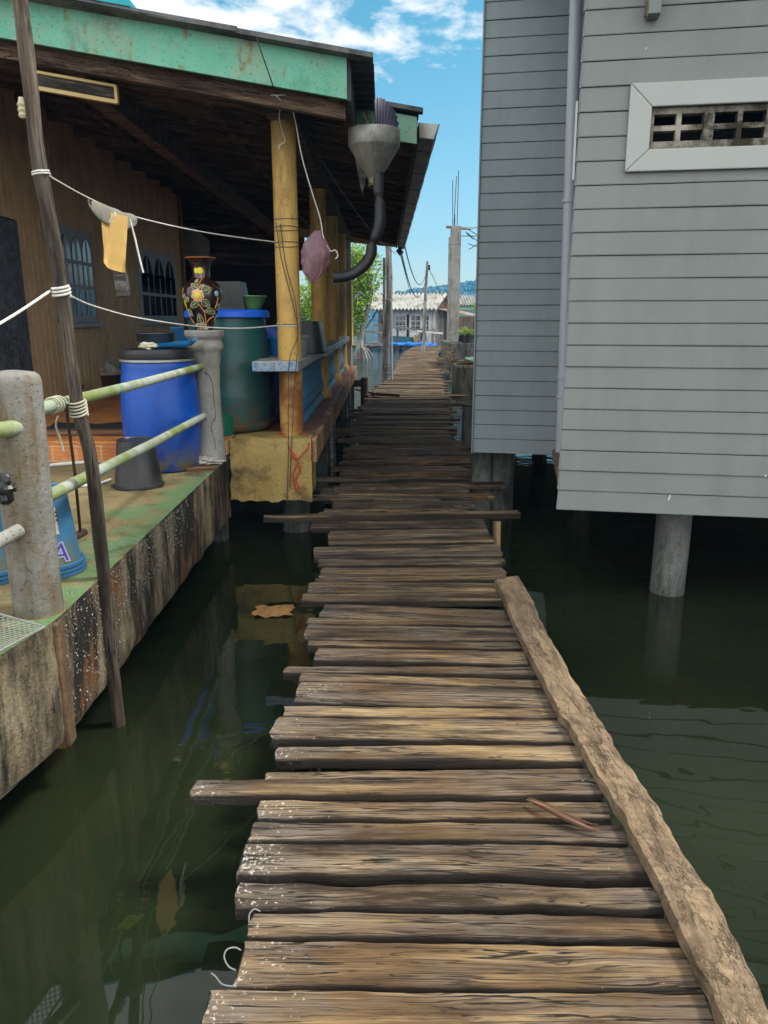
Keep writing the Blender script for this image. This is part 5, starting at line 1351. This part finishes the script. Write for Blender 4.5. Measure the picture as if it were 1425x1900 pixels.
b_ = nt.n('ShaderNodeBsdfPrincipled'); nt.set(b_, 'Base Color', (.34, .19, .22, 1)); nt.set(b_, 'Roughness', .3)
tr_ = nt.n('ShaderNodeBsdfTranslucent', Color=(.36, .20, .23, 1)); tp_ = nt.n('ShaderNodeBsdfTransparent')
mx_ = nt.n('ShaderNodeMixShader', i0=.4, i1=b_.outputs[0], i2=tr_.outputs[0]); mx2 = nt.n('ShaderNodeMixShader', i0=.18, i1=mx_.outputs[0], i2=tp_.outputs[0]); nt.L.new(mx2.outputs[0], out.inputs[0])
mb = MB(); mb.grid(bagf, 72, 56); tag(mb.build('plastic_bag', m, smooth=True), 'pinkish translucent plastic bag hanging on the white cord beside the second post', 'bag')
# thin wires on the first post
mb = MB()
for (py, tl) in ((405, .004), (422, -.012), (426, .01), (449, .0), (456, .012), (603, .0), (607, -.02)):
    z = atY(525, py, POSTS[0]-.1).z; wrap(mb, (XP, POSTS[0], z), Z, .101, 1.2, .012, .0032, tl)
yy = POSTS[0]-.106
mb.tube(spline([atY(512, 412, yy), atY(522, 480, yy), atY(545, 570, yy), atY(553, 622, yy), atY(537, 668, yy-.18), atY(535, 760, yy-.17), atY(535, 830, 6.43), atY(533, 935, 6.43)], 6), .0035, n=5)
mb.tube(spline([atY(520, 415, yy), atY(530, 490, yy), atY(548, 560, yy), atY(553, 640, yy), atY(550, 670, yy-.18), atY(545, 740, yy-.16), atY(540, 850, 6.43), atY(538, 905, 6.43)], 6), .0035, n=5)
tag(mb.build('post_wire', M_wire, smooth=True), 'thin dark wires wound round the first yellow post and trailing downwards', 'wire')
# red cord on the plinth
yb_ = 6.425
mb = MB(); mb.tube(spline([atY(519, 803, 6.6), atY(530, 812, 6.5), atY(541, 842, yb_), atY(551, 852, yb_), atY(566, 838, yb_), atY(572, 828, yb_), atY(571, 808, 6.55), atY(562, 805, 6.6)], 6), .006, n=7)
mb.tube(spline([atY(543, 838, yb_), atY(552, 858, yb_-.01), atY(547, 872, yb_), atY(544, 888, yb_), atY(551, 913, yb_)], 6), .006, n=7)
mb.tube(spline([atY(549, 850, yb_-.01), atY(556, 866, yb_), atY(556, 876, yb_), atY(549, 890, yb_), atY(559, 910, yb_)], 6), .0055, n=7)
tag(mb.build('knotted_string', M_redcord, smooth=True), 'red cord knotted round the foot of the first post and dangling over the ochre plinth', 'cord')

# rain funnel and hose
fy = 6.62
fc = atY(694, 262, fy)
fun = thing('rain_funnel', (fc.x, fc.y, fc.z-.3), 'grey metal funnel with a crumpled black hose hanging at the eave corner', 'funnel')
mb = MB(); mb.lathe([(.196, .075), (.200, .08), (.204, .078), (.204, -.035), (.198, -.045), (.19, -.055), (.12, -.17), (.055, -.26), (.045, -.275), (.040, -.31)], fc, 44); mb.lathe([(.196, .075), (.19, -.04), (.05, -.26)], fc, 44); mb.build('funnel_bowl', M_metal, fun, smooth=True)
hp = [(701, 318), (701, 345), (703, 365), (705, 388), (704, 415), (696, 440), (690, 455), (688, 472), (676, 492), (656, 507), (638, 513), (621, 514)]
mb = MB(); hs = spline([atY(x, y, fy-.02) for x, y in hp], 5)
rad = []
for i in range(len(hs)):
    f = i/5; r = .043
    for c0, dp in ((2.1, .36), (5.6, .42)): r *= 1-dp*math.exp(-((f-c0)/.28)**2)
    r *= 1+.14*math.exp(-((f-3.8)/.8)**2)
    rad.append(r)
mb.tube(hs, rad, n=18, wob=.1); mb.build('hose', M_hose, fun, smooth=True)
mb = MB().tube([hs[-1]+(hs[-2]-hs[-1]).normalized()*.004, hs[-1]-(hs[-2]-hs[-1]).normalized()*.012], .046, n=18); mb.build('hose_end', M_hose, fun, smooth=True)
mb = MB(); wrap(mb, fc-Z*.305, Z, .045, 3, .02, .003); mb.build('binding', simple('ochre_cord', (.35, .26, .08), .8, .2, 20), fun)
mb = MB()
for i in range(14):
    a = random.uniform(0, 2*pi); p0 = fc+V((cos(a)*.1-.08, sin(a)*.1, .06)); mb.tube(spline([p0, p0+V((random.uniform(-.08, .02), random.uniform(-.05, .05), random.uniform(.03, .12))), p0+V((random.uniform(-.14, .04), random.uniform(-.08, .05), random.uniform(.05, .2)))], 3), .002, n=4)
mb.build('dry_grass', simple('dry_grass', (.16, .11, .06), .9, .3, 20), fun)
# stay wire under the eave
mb = MB().tube(catenary(atY(588, 285, 6.9), (XE1-.05, 17.4, atY(725, 470, 17.4).z), .12), .006, n=5)
tag(mb.build('eave_wire', M_wire), 'thin dark wire strung under the eave from the first post to its far corner', 'wire')
# cable over the barge board
mb = MB().tube([cA+Z*.01-Yv*.04, atY(500, 140, 5.9), atY(476, 72, 5.78)], .005, n=5)
tag(mb.build('stay_cable', M_wire), 'thin dark cable rising over the green barge board', 'cable')

# ------------------------------------------------------------------ middle distance
# weathered utility pole beside the boardwalk
uY = 20.0
up0, up1 = atY(717, 716, uY), atY(717, 470, uY)
ut = thing('utility_pole', (up0.x, up0.y, 0), 'pale weathered wooden utility pole rising from the water left of the boardwalk', 'pole')
mb = MB().tube(spline([V((up0.x-.02, uY, -1.3)), atY(716, 660, uY), atY(718, 600, uY), atY(722, 560, uY), atY(722, 500, uY), atY(719, 440, uY)+Z*.3], 5), [.098-.001*i for i in range(26)], n=16, wob=.12); mb.build('pole_shaft', M_greywood, ut, smooth=True)
mb = MB().bar(atY(712, 690, uY-.16)-Z*.5, atY(713, 478, uY-.15), .07, .06, up=Yv); mb.build('side_batten', M_greywood, ut)
mb = MB().tube([atY(727, 700, uY-.1)-Z*.3, atY(726, 560, uY-.1)], .028, n=8); mb.build('conduit', M_pipe, ut, smooth=True)
mb = MB()
for py in (557, 674, 681, 692):
    mb = MB(); wrap(mb, atY(717, py, uY), Z, .12, 1.2, .03, .012); mb.build('wire_band', M_metal, ut)
# mooring post
q = atZ(677, 762, 0); mY = q.y
mo = thing('mooring_post', (q.x, q.y, 0), 'stout dark wooden mooring post with a side arm between the yellow house and boardwalk', 'post')
mb = MB().tube([(q.x, mY, -1.3), (q.x, mY, .2), atY(676, 700, mY)], [.09, .085, .08], n=12, wob=.2); mb.build('post_shaft', M_pole, mo, smooth=True)
MB().bar(atY(648, 712, mY-.02), atY(682, 710, mY+.02), .10, .14).build('side_arm', M_pole, mo)
tag(MB().tube([atZ(650, 720, .25), atZ(700, 731, ZD+.07), atZ(742, 734, ZD+.05)], .028, n=8, wob=.3).build('fallen_branch', M_pole, smooth=True), 'thin pale branch lying from the mooring post onto the boardwalk', 'branch')
# unfinished concrete column on its block
kY = 25.0
cb_ = thing('concrete_column', (atY(843, 632, kY).x, kY, 1.3), 'unfinished grey concrete column with bare reinforcing bars rising from its top', 'column')
xl, xr = atY(834, 560, kY).x, atY(852, 560, kY).x
zt_ = atY(843, 420, kY).z; zm_ = atY(843, 440, kY).z; zb2 = atY(843, 634, kY).z
mb = MB(); mb.box(xl, xr, kY-.16, kY+.16, zb2, zt_); mb.box(xl-.055, xl-.002, kY-.15, kY+.15, zb2, zm_); mb.build('shaft', M_conc, cb_, bevel=.01)
mb = MB(); mb.box(xl-.15, xl-.004, kY-.05, kY+.02, zt_-.06, zt_+.02); mb.box(xr+.004, xr+.3, kY-.05, kY+.02, zt_-.10, zt_-.03); mb.build('formwork_board', M_greywood, cb_)
for (x0_, y0_, x1_, y1_) in ((840, 335, 840, 424), (847, 327, 842, 424), (851, 317, 848, 424), (844, 397, 844, 424)):
    MB().tube([atY(x0_, y0_, kY-.05 if x0_ < 848 else kY+.06), atY(x1_, y1_, kY-.05 if x0_ < 848 else kY+.06)], .011, n=6).build('reinforcing_bar', M_rod, cb_)
mb = MB().tube([atY(834, 452, kY-.17), atY(853, 451, kY-.17)], .012, n=6); mb.build('tie_wire', M_metal, cb_)
mb = MB()
for (x0_, y0_, x1_, y1_) in ((852, 438, 892, 438), (868, 425, 892, 440), (864, 430, 892, 452), (866, 424, 892, 422), (868, 452, 892, 460), (870, 463, 886, 453), (866, 433, 878, 444)):
    mb.tube([atY(x0_, y0_, kY), atY(x1_, y1_, kY+.1)], .012, n=5)
mb.build('stirrup', M_rod, cb_)
# block platform under the column
P_l, P_r = atY(831, 640, kY), atY(905, 640, kY)
bt = atY(850, 636, kY).z; bm_ = atY(850, 672, kY-.4).z
cp_ = thing('concrete_platform', (P_l.x, kY, 0), 'dark weathered concrete block platform carrying the unfinished column and potted ferns', 'platform')
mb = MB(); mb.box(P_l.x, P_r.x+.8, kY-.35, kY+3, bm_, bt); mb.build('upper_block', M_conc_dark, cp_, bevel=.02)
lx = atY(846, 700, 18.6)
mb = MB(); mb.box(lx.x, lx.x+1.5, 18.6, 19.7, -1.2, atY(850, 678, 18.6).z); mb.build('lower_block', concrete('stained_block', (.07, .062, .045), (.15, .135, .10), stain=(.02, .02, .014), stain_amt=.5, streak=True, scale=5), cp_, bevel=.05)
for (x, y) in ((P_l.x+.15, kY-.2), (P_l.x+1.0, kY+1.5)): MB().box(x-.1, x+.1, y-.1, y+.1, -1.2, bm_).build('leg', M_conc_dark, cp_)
q = atY(835, 672, 22.0); MB().bar((q.x, 22.0, q.z), atY(855, 671, 21.4), .10, .10).build('timber_end', M_plank, cp_)
# heap of debris and netting on the block
zt3 = atY(850, 678, 18.6).z
mb = MB()
for i in range(60):
    a = V((lx.x+random.uniform(.02, .6), 18.6+random.uniform(.05, .9), zt3+random.uniform(.0, .10))); an = random.uniform(-.6, .6)
    mb.tube([a, a+V((cos(an)*random.uniform(.2, .5), sin(an)*.3, random.uniform(-.02, .08)))], random.uniform(.006, .018), n=5)
tag(mb.build('driftwood_heap', M_plank), 'heap of sticks and netting on the lower concrete block beside the grey house', 'debris', kind='stuff')
tag(lump((lx.x+.45, 18.95, zt3+.07), .2, (1.4, .9, .5), 31, .5).build('green_netting', simple('green_net', (.10, .20, .14), .9, .4, 30, bump=.6), smooth=True), 'crumpled green netting among the sticks on the lower block', 'netting')
mb = MB()
for i in range(26):
    p0 = atY(random.uniform(824, 838), random.uniform(648, 690), 23+random.uniform(-1, 2)); mb.tube(spline([p0, p0+V((random.uniform(-.2, .2), 0, random.uniform(-.1, .2))), p0+V((random.uniform(-.3, .3), .1, random.uniform(-.3, .1)))], 3), .012, n=4)
tag(mb.build('dry_brush', simple('dry_brush', (.14, .10, .05), .9, .4, 10)), 'tangle of dry twigs between the boardwalk and the dark block', 'brush', kind='stuff')
# ferns in black pots
def fern(px, py, Y, R, n, label, arch=1.0, pot=True):
    b = atY(px, py, Y); t = thing('potted_fern', (b.x, b.y, b.z), label, 'potted plant', None)
    h = R*.55
    if pot:
        mb = MB(); mb.lathe([(R*.30, 0), (R*.36, .02), (R*.42, h), (R*.46, h), (R*.46, h+.04), (R*.38, h+.03), (.001, h-.02)], b, 20); mb.build('pot', M_blackp, t, smooth=True)
    mb = MB()
    for i in range(n):
        a = random.uniform(0, 2*pi); L = R*random.uniform(.9, 1.5); el = random.uniform(.5, 1.3)
        pts = []
        for k in range(9):
            u = k/8; r = L*u*cos(el)*(1+.2*u); z = h+L*u*sin(el)-L*.55*arch*u*u
            pts.append(b+V((cos(a)*r, sin(a)*r, z)))
        sd_ = V((-sin(a), cos(a), 0)); ti = random.random()
        for k in range(1, 9):
            w = L*.16*sin(pi*(k/8)**.7+.15)
            for sg in (-1, 1):
                p = pts[k]; d = (pts[k]-pts[k-1])
                mb.add([p-d*.4, p+sd_*sg*w+d*.3-Z*.02, p+d*.15], [(0, 1, 2)], tint=min(1, max(0, ti+random.uniform(-.25, .25))))
    mb.build('fronds', M_fern, t)
    return t
fern(868, 640, 24.9, .50, 34, 'bright green fern in a black pot at the foot of the concrete column')
fern(853, 634, 25.5, .30, 20, 'small fern in a black pot half hidden behind the concrete column')
fern(886, 598, 25.6, .58, 26, 'broad leaved bright plant hanging higher up against the grey house edge', pot=False)

# ------------------------------------------------------------------ far hut
hO = atY(808, 632, 45.2); hO.z = ZD
a_ = radians(-20); E1 = V((cos(a_), sin(a_), 0)); E2 = V((-sin(a_), cos(a_), 0))
def hp_(s, d, z): return V((hO.x, hO.y, 0))+E1*s+E2*d+Z*z
ez = atY(740, 574, 45.4).z; rz_ = atY(800, 544, 47.6).z
hut = thing('fishing_hut', (hO.x, hO.y, ZD), 'small grey plank hut on stilts under a pale corrugated roof at the boardwalk end', 'hut')
WL = 4.75; DD = 2.3
def corr(mb, s0, s1, dlo, zlo, dhi, zhi, waves, amp=.055, thick=.03):
    n = waves*6
    def f(u, v): return hp_(s0+(s1-s0)*u, dlo+(dhi-dlo)*v, zlo+(zhi-zlo)*v+amp*sin(u*waves*2*pi))
    for (va, vb_, up_) in ((0, .52, .02), (.48, 1, 0)):
        mb.grid(lambda u, v: f(u, va+(vb_-va)*v)+Z*up_, n, 2); 
    mb.grid(lambda u, v: f(u, v)-Z*thick, n, 1)
mb = MB(); corr(mb, -WL, 0.05, 0, ez, DD, rz_, 21); mb.build('roof', M_corr, hut, smooth=True)
mb = MB(); corr(mb, -WL, 0.05, DD*2, ez, DD, rz_, 25); mb.build('roof', M_corr, hut, smooth=True)
fw = .7      # front wall setback
def panel(mb, s0, s1, z0, z1, d=fw, t=.05): mb.prism([hp_(s0, d, z0), hp_(s1, d, z0), hp_(s1, d, z1), hp_(s0, d, z1)], E2*t)
mb = MB(); panel(mb, -3.3, -.25, ZD, ez+.25); mb.build('front_wall', M_white, hut)
mb = MB(); panel(mb, -WL+.3, -3.3, ZD, ez+.25, 2.6); mb.build('recessed_wall', M_greywood, hut)
# side wall of vertical planks facing right
def sidepl(mb, d0, d1, z0, zt0, zt1, s=-.25):
    n = int((d1-d0)/.17)
    for i in range(n):
        a = d0+(d1-d0)*i/n; b = d0+(d1-d0)*(i+1)/n-.012
        za = zt0+(zt1-zt0)*i/n; zb = zt0+(zt1-zt0)*(i+1)/n
        o = len(mb.v); mb.prism([hp_(s, a, z0), hp_(s, b, z0), hp_(s, b, zb), hp_(s, a, za)], E1*.03)
        for k in range(o, len(mb.v)): mb.gc[k] = (mb.v[k].z+i*3, mb.v[k].y, mb.v[k].x)
mb = MB(); sidepl(mb, fw, 2.5, ZD, ez-.02, ez-.02); mb.build('side_wall', M_greywood, hut)
mb = MB(); sidepl(mb, 2.5, 4.6, ZD, ez-.02, ez-.35); mb.build('brown_side_wall', M_redwood, hut)
mb = MB(); mb.prism([hp_(-.25, .5, ez), hp_(-.25, 4.1, ez), hp_(-.25, DD, rz_-.1)], E1*.03); mb.build('gable_boards', M_redwood, hut)
mb = MB(); corr(mb, -.3, 2.6, 3.4, ez-.05, 3.45, ez-.05, 2); 
mb = MB(); mb.prism([hp_(-.2, fw+.1, ez+.02), hp_(1.4, fw+1.6, ez-.35), hp_(1.4, 4.8, ez-.35), hp_(-.2, 4.8, ez+.02)], Z*.04); mb.build('lean_to_roof', M_rustroof, hut)
# windows
for (s0, s1) in ((-2.7, -1.95), (-1.75, -1.05), (-.95, -.55)):
    mb = MB(); panel(mb, s0, s1, ZD+.75, ZD+1.65, fw-.04, .035); w_ = mb.build('window', M_white, hut)
    nx = 2 if s1-s0 < .72 else 3
    for i in range(nx):
        for j in range(3):
            a = s0+.06+(s1-s0-.12)*i/nx+.02; b = s0+.06+(s1-s0-.12)*(i+1)/nx-.02
            m_ = MB(); panel(m_, a, b, ZD+.80+.28*j, ZD+1.04+.28*j, fw-.055, .012); m_.build('pane', M_glass, w_)
mb = MB(); panel(mb, -1.95, -1.82, ZD+.1, ZD+1.7, fw-.05, .04); mb.build('doorway_dark_panel', M_black, hut)  # black panel on the wall, painted darkness instead of an opening
for s in (-WL+.3, -3.3, -.3):
    mb = MB().bar(hp_(s, .35, ZD), hp_(s, .35, ez+.12), .10, .10, up=Yv); mb.build('porch_post', M_greywood, hut)
mb = MB().bar(hp_(-4.4, .4, ZD+.9), hp_(-3.7, .6, ez+.05), .07, .07); mb.build('brace', M_pole, hut)
tag(lump(hp_(-3.05, .3, ZD+1.35), .3, (1, .6, 1.2), 41, .5).build('navy_tarp', M_navy, smooth=True), 'bundle of navy cloth hanging under the eave of the far hut', 'cloth')
tag(lump(hp_(-.75, .1, ZD+.5), .24, (.7, .6, 1.6), 43, .4).build('navy_sack', M_navy, smooth=True), 'navy sack standing by the right corner of the far hut', 'sack')
mb = MB(); mb.prism([hp_(-2.9, .25, ZD+.12), hp_(-1.5, .25, ZD+.12), hp_(-1.5, .25, ZD+.42), hp_(-2.9, .25, ZD+.5)], E2*.3); tag(mb.build('green_crate', simple('dull_teal', (.03, .11, .12), .6, .4, 6)), 'dull teal crate against the front wall of the far hut', 'crate')
mb = MB(); mb.prism([hp_(-1.35, .2, ZD), hp_(-1.1, .2, ZD), hp_(-1.1, .2, ZD+.55), hp_(-1.35, .2, ZD+.55)], E2*.3); tag(mb.build('ochre_box', simple('ochre_box', (.35, .24, .08), .7, .3, 6)), 'small ochre box before the windows of the far hut', 'box')
# hut landing stage
st = thing('landing_stage', (hO.x-3, hO.y, ZD), 'low plank landing stage on many short piles in front of the far hut', 'jetty')
mb = MB()
for i in range(40):
    s = -5.6+i*.16; mb.prism([hp_(s, -1.2, ZD-.05), hp_(s+.15, -1.2, ZD-.05), hp_(s+.15, 4.8, ZD-.05), hp_(s, 4.8, ZD-.05)], Z*.04)
mb.build('deck', M_greywood, st)
mb = MB().bar(hp_(-5.7, -1.22, ZD-.12), hp_(1.0, -1.22, ZD-.12), .08, .14); mb.build('edge_beam', M_pole, st)
for i in range(26):
    s = -5.6+i*.25+random.uniform(-.06, .06); d = -1.1+random.choice([0, 0, .8, 1.8])
    MB().tube([hp_(s, d, -1.2), hp_(s+random.uniform(-.04, .04), d, ZD-.1)], random.uniform(.04, .07), n=7).build('pile', M_pole if i % 3 else M_greywood, st)
fe = thing('jetty_fence', (hO.x-2, hO.y-1.2, ZD), 'rough silver wood rail fence along the landing stage of the far hut', 'fence')
for s in (-5.0, -4.3, -3.0, -1.9, -.6, .2): MB().tube([hp_(s, -1.1, ZD-.3), hp_(s, -1.1, ZD+.95)], .055, n=8, wob=.2).build('fence_post', M_greywood, fe)
MB().bar(hp_(-3.3, -1.18, ZD+1.12), hp_(.45, -1.18, ZD+.78), .06, .12).build('rail', M_greywood, fe)
MB().bar(hp_(-5.3, -1.18, ZD+.82), hp_(-2.3, -1.18, ZD+.66), .06, .10).build('rail', M_greywood, fe)
MB().bar(hp_(-.7, -1.2, ZD+.80), hp_(.75, -1.2, ZD+.68), .09, .10).build('rail', M_white, fe)
def netf(u, v):
    a = v*pi
    p = hp_(-2.9+3.3*u, -.95, ZD); k = (1+.5*noise.noise(V((u*9, v*3, 2))))*sin(pi*min(1, max(0, u*.96+.02)))**.35
    return p+E2*(cos(a)*.35*k)*-1+Z*(.005+sin(a)*.17*k+.03*noise.noise(V((u*30, v*8, 0))))
mb = MB(); mb.grid(netf, 80, 14)
tag(mb.build('blue_net', M_net, smooth=True), 'heap of bright blue fishing net lying on the landing stage of the far hut', 'net')
# slender power pole with wires
sY = 33.0
sp_t, sp_b = atY(793, 485, sY), atY(784, 650, sY)
sl = thing('slender_pole', (sp_b.x, sY, 0), 'thin leaning grey pole carrying wires beside the end of the boardwalk', 'pole')
MB().tube([sp_b-Z*1.0, sp_b.lerp(sp_t, .5), sp_t], [.075, .065, .05], n=10, wob=.1).build('pole_shaft', M_greywood, sl, smooth=True)
mb = MB(); mb.lathe([(.03, -.1), (.05, -.04), (.02, 0), (.05, .04), (.02, .1)], atY(796.5, 496, sY), 10); mb.build('insulator', M_black, sl)
gq = V((XE1+.05, 17.9, atY(735, 455, 17.9).z))
for i, (px, py, sag) in enumerate(((791, 518, .9), (791, 509, .6))):
    mb = MB().tube(catenary(gq+X*(.1*i), atY(px-1, py, sY), sag, 20), .014, n=4); tag(mb.build('power_cable', M_wire), ['lower slack cable from the eave corner to the slender pole', 'upper slack cable from the eave corner to the slender pole'][i], 'cable')
for i, (x1_, y1_) in enumerate(((826, 560), (822, 552))):
    mb = MB().tube([atY(796, 499, sY), atY(x1_, y1_, 46)], .014, n=4); tag(mb.build('service_wire', M_wire), ['service wire running from the slender pole down to the far hut gable', 'second service wire just above the other towards the far hut ridge'][i], 'wire')
mb = MB().tube([gq-Z*.15, atY(762, 546, 40)], .013, n=4); tag(mb.build('guy_wire', M_wire), 'straight thin wire dropping from the eave corner towards the far hut roof', 'wire')
# second building behind on the right
nb = thing('roofed_shed', (9.5, 60, ZD), 'low green walled shed with grey corrugated roof behind the concrete column', 'shed')
mb = MB()
sx0, sx1 = atY(838, 560, 60).x, atY(960, 560, 60).x
zl, zh = atY(860, 566, 60).z, atY(860, 547, 62).z
mb.grid(lambda u, v: V((sx0+(sx1-sx0)*u, 60+3*v, zl+(zh-zl)*v+.07*sin(u*2*pi*22))), 140, 2); mb.build('roof', concrete('grey_corrugated', (.25, .25, .24), (.38, .38, .36), stain=(.12, .12, .11), stain_amt=.45, scale=3), nb, smooth=True)
mb = MB(); mb.box(sx0+.2, sx1, 60.5, 64, .3, zl+.1); mb.build('wall', simple('pale_green_wall', (.16, .24, .19), .8, .2, 2), nb)
mb = MB(); mb.box(sx0+.2, sx1, 60.42, 60.49, zl-.35, zl-.1); mb.build('fascia', simple('mint_fascia', (.30, .48, .38), .7, .1, 2), nb)
mb = MB()
for i in range(20):
    a = sx0+.3+i*.17; mb.frame_box((a, 57, 1.1), Z, X, Yv, 1.7, .15, .03)
for_ = mb.build('plank_fence', M_redwood); tag(for_, 'brown plank fence standing between the concrete column and the green shed', 'fence')
mb = MB(); mb.box(sx0-2, sx1+2, 46, 64, ZD-.12, ZD-.02); tag(mb.build('plank_terrace', M_greywood), 'wide plank terrace on stilts carrying the shed and fence', 'terrace')
mb = MB()
for i in range(14): mb.box(sx0-1.8+i*.9, sx0-1.68+i*.9, 46.1, 46.22, -1.3, ZD-.12)
mb.build('stilts', M_pole, None) if False else None

# ------------------------------------------------------------------ mangrove tree
tY = 37.0
def tp(px, py, dy=0): return atY(px, py, tY+dy)
tr = thing('mangrove_tree', (tp(672, 655).x, tY, 0), 'mangrove tree with bright green leaves, pale trunk and arching prop roots behind the house', 'tree')
mb = MB()
mb.tube(spline([tp(668, 672), tp(667, 640), tp(672, 612), tp(680, 580), tp(688, 545), tp(680, 510)], 5), [.20, .18, .17, .17, .16, .16]+[.15-.004*i for i in range(20)], n=10, wob=.25)
for pts in ([(674, 600), (660, 560), (640, 530)], [(684, 565), (676, 540), (655, 500)], [(680, 580), (665, 575), (620, 560)]):
    mb.tube(spline([tp(*p, dy=.2) for p in pts], 5), [.09-.006*i for i in range(11)], n=7, wob=.2)
mb.build('trunk', M_greywood, tr, smooth=True)
for i, (x, y) in enumerate(((684, 657), (691, 654), (676, 660), (659, 660), (652, 655), (664, 664), (697, 653))):
    s_ = tp(668+random.uniform(-1, 3), 640+random.uniform(-6, 6)); e_ = atY(x, y, tY+random.uniform(-1.2, .6)); e_.z = -.25
    m_ = s_.lerp(e_, .5)+Z*.22
    MB().tube(spline([s_, m_, e_], 6), [.055-.0015*k for k in range(13)], n=6, wob=.2).build('prop_root', M_greywood, tr, smooth=True)
mb = MB()
lobes = [(tp(676, 500), 1.0), (tp(662, 480), .9), (tp(680, 535), .72), (tp(665, 560), .8), (tp(655, 590), .65), (tp(640, 505, .5), 1.3), (tp(610, 540, 1), 1.4), (tp(580, 565, 1), 1.2), (tp(568, 590, .5), .9), (tp(655, 610), .4), (tp(640, 570, .3), 1.0)]
for (c, r) in lobes:
    nl = int(1500*r*r)
    for i in range(nl):
        d = V((random.gauss(0, 1), random.gauss(0, 1), random.gauss(0, 1))).normalized()
        rr_ = r*random.random()**.45*(1+.35*noise.noise(d*2.2+c))
        p = c+V((d.x*rr_, d.y*rr_, d.z*rr_*.95))
        if noise.noise(p*1.9) < -.16: continue
        L = random.uniform(.12, .21); ax = V((random.gauss(0, 1), random.gauss(0, 1), random.gauss(-.1, .6))).normalized(); sdv = ax.cross(V((random.gauss(0, 1), random.gauss(0, 1), 1))).normalized()
        nrm = ax.cross(sdv)
        mb.add([p, p+ax*L*.5+sdv*L*.24+nrm*.01, p+ax*L, p+ax*L*.5-sdv*L*.24+nrm*.01], [(0, 1, 2, 3)], tint=min(1, max(0, random.gauss(.5, .3))))
mb.build('crown', M_leaf, tr)
# floating scraps
q = atZ(508, 1135, .0)
def scrap(u, v):
    return q+V(((u-.5)*.25, (v-.5)*.20+(u-.5)*.03, .008+.02*sin(pi*u)*sin(pi*v)+.014*noise.noise(V((u*4, v*4, 0)))))+V((.03*noise.noise(V((v*5, 0, 0))), .03*noise.noise(V((u*4, 5, 0))), 0))
mb = MB(); mb.grid(scrap, 18, 12); tag(mb.build('floating_leaf', simple('tan_leaf', (.30, .16, .055), .6, .35, 18, bump=.4), smooth=True), 'large tan dead leaf floating on the dark water left of the boardwalk', 'leaf')
q2 = atZ(240, 1696, 0.0); mb = MB(); mb.grid(lambda u, v: q2+V(((u-.5)*.05+(v-.5)*.03, (v-.5)*.06, -.03+.012*noise.noise(V((u*3, v*3, 4))))), 8, 8); tag(mb.build('sunken_leaf', simple('yellow_leaf', (.55, .42, .08), .6, .3, 30), smooth=True), 'small yellow leaf just below the water surface at lower left', 'leaf')

# ------------------------------------------------------------------ air
m, nt, out = newmat('haze_air')
pv = nt.n('ShaderNodeVolumePrincipled'); nt.set(pv, 'Color', (.10, .50, 1.0, 1)); nt.set(pv, 'Density', .00075); nt.set(pv, 'Anisotropy', .2)
nt.L.new(pv.outputs[0], out.inputs['Volume'])
mb = MB(); mb.box(-905, 905, -65, 645, -2.5, 60)
tag(mb.build('haze', m), 'thin bluish sea haze filling the air over the water', 'haze', kind='stuff')
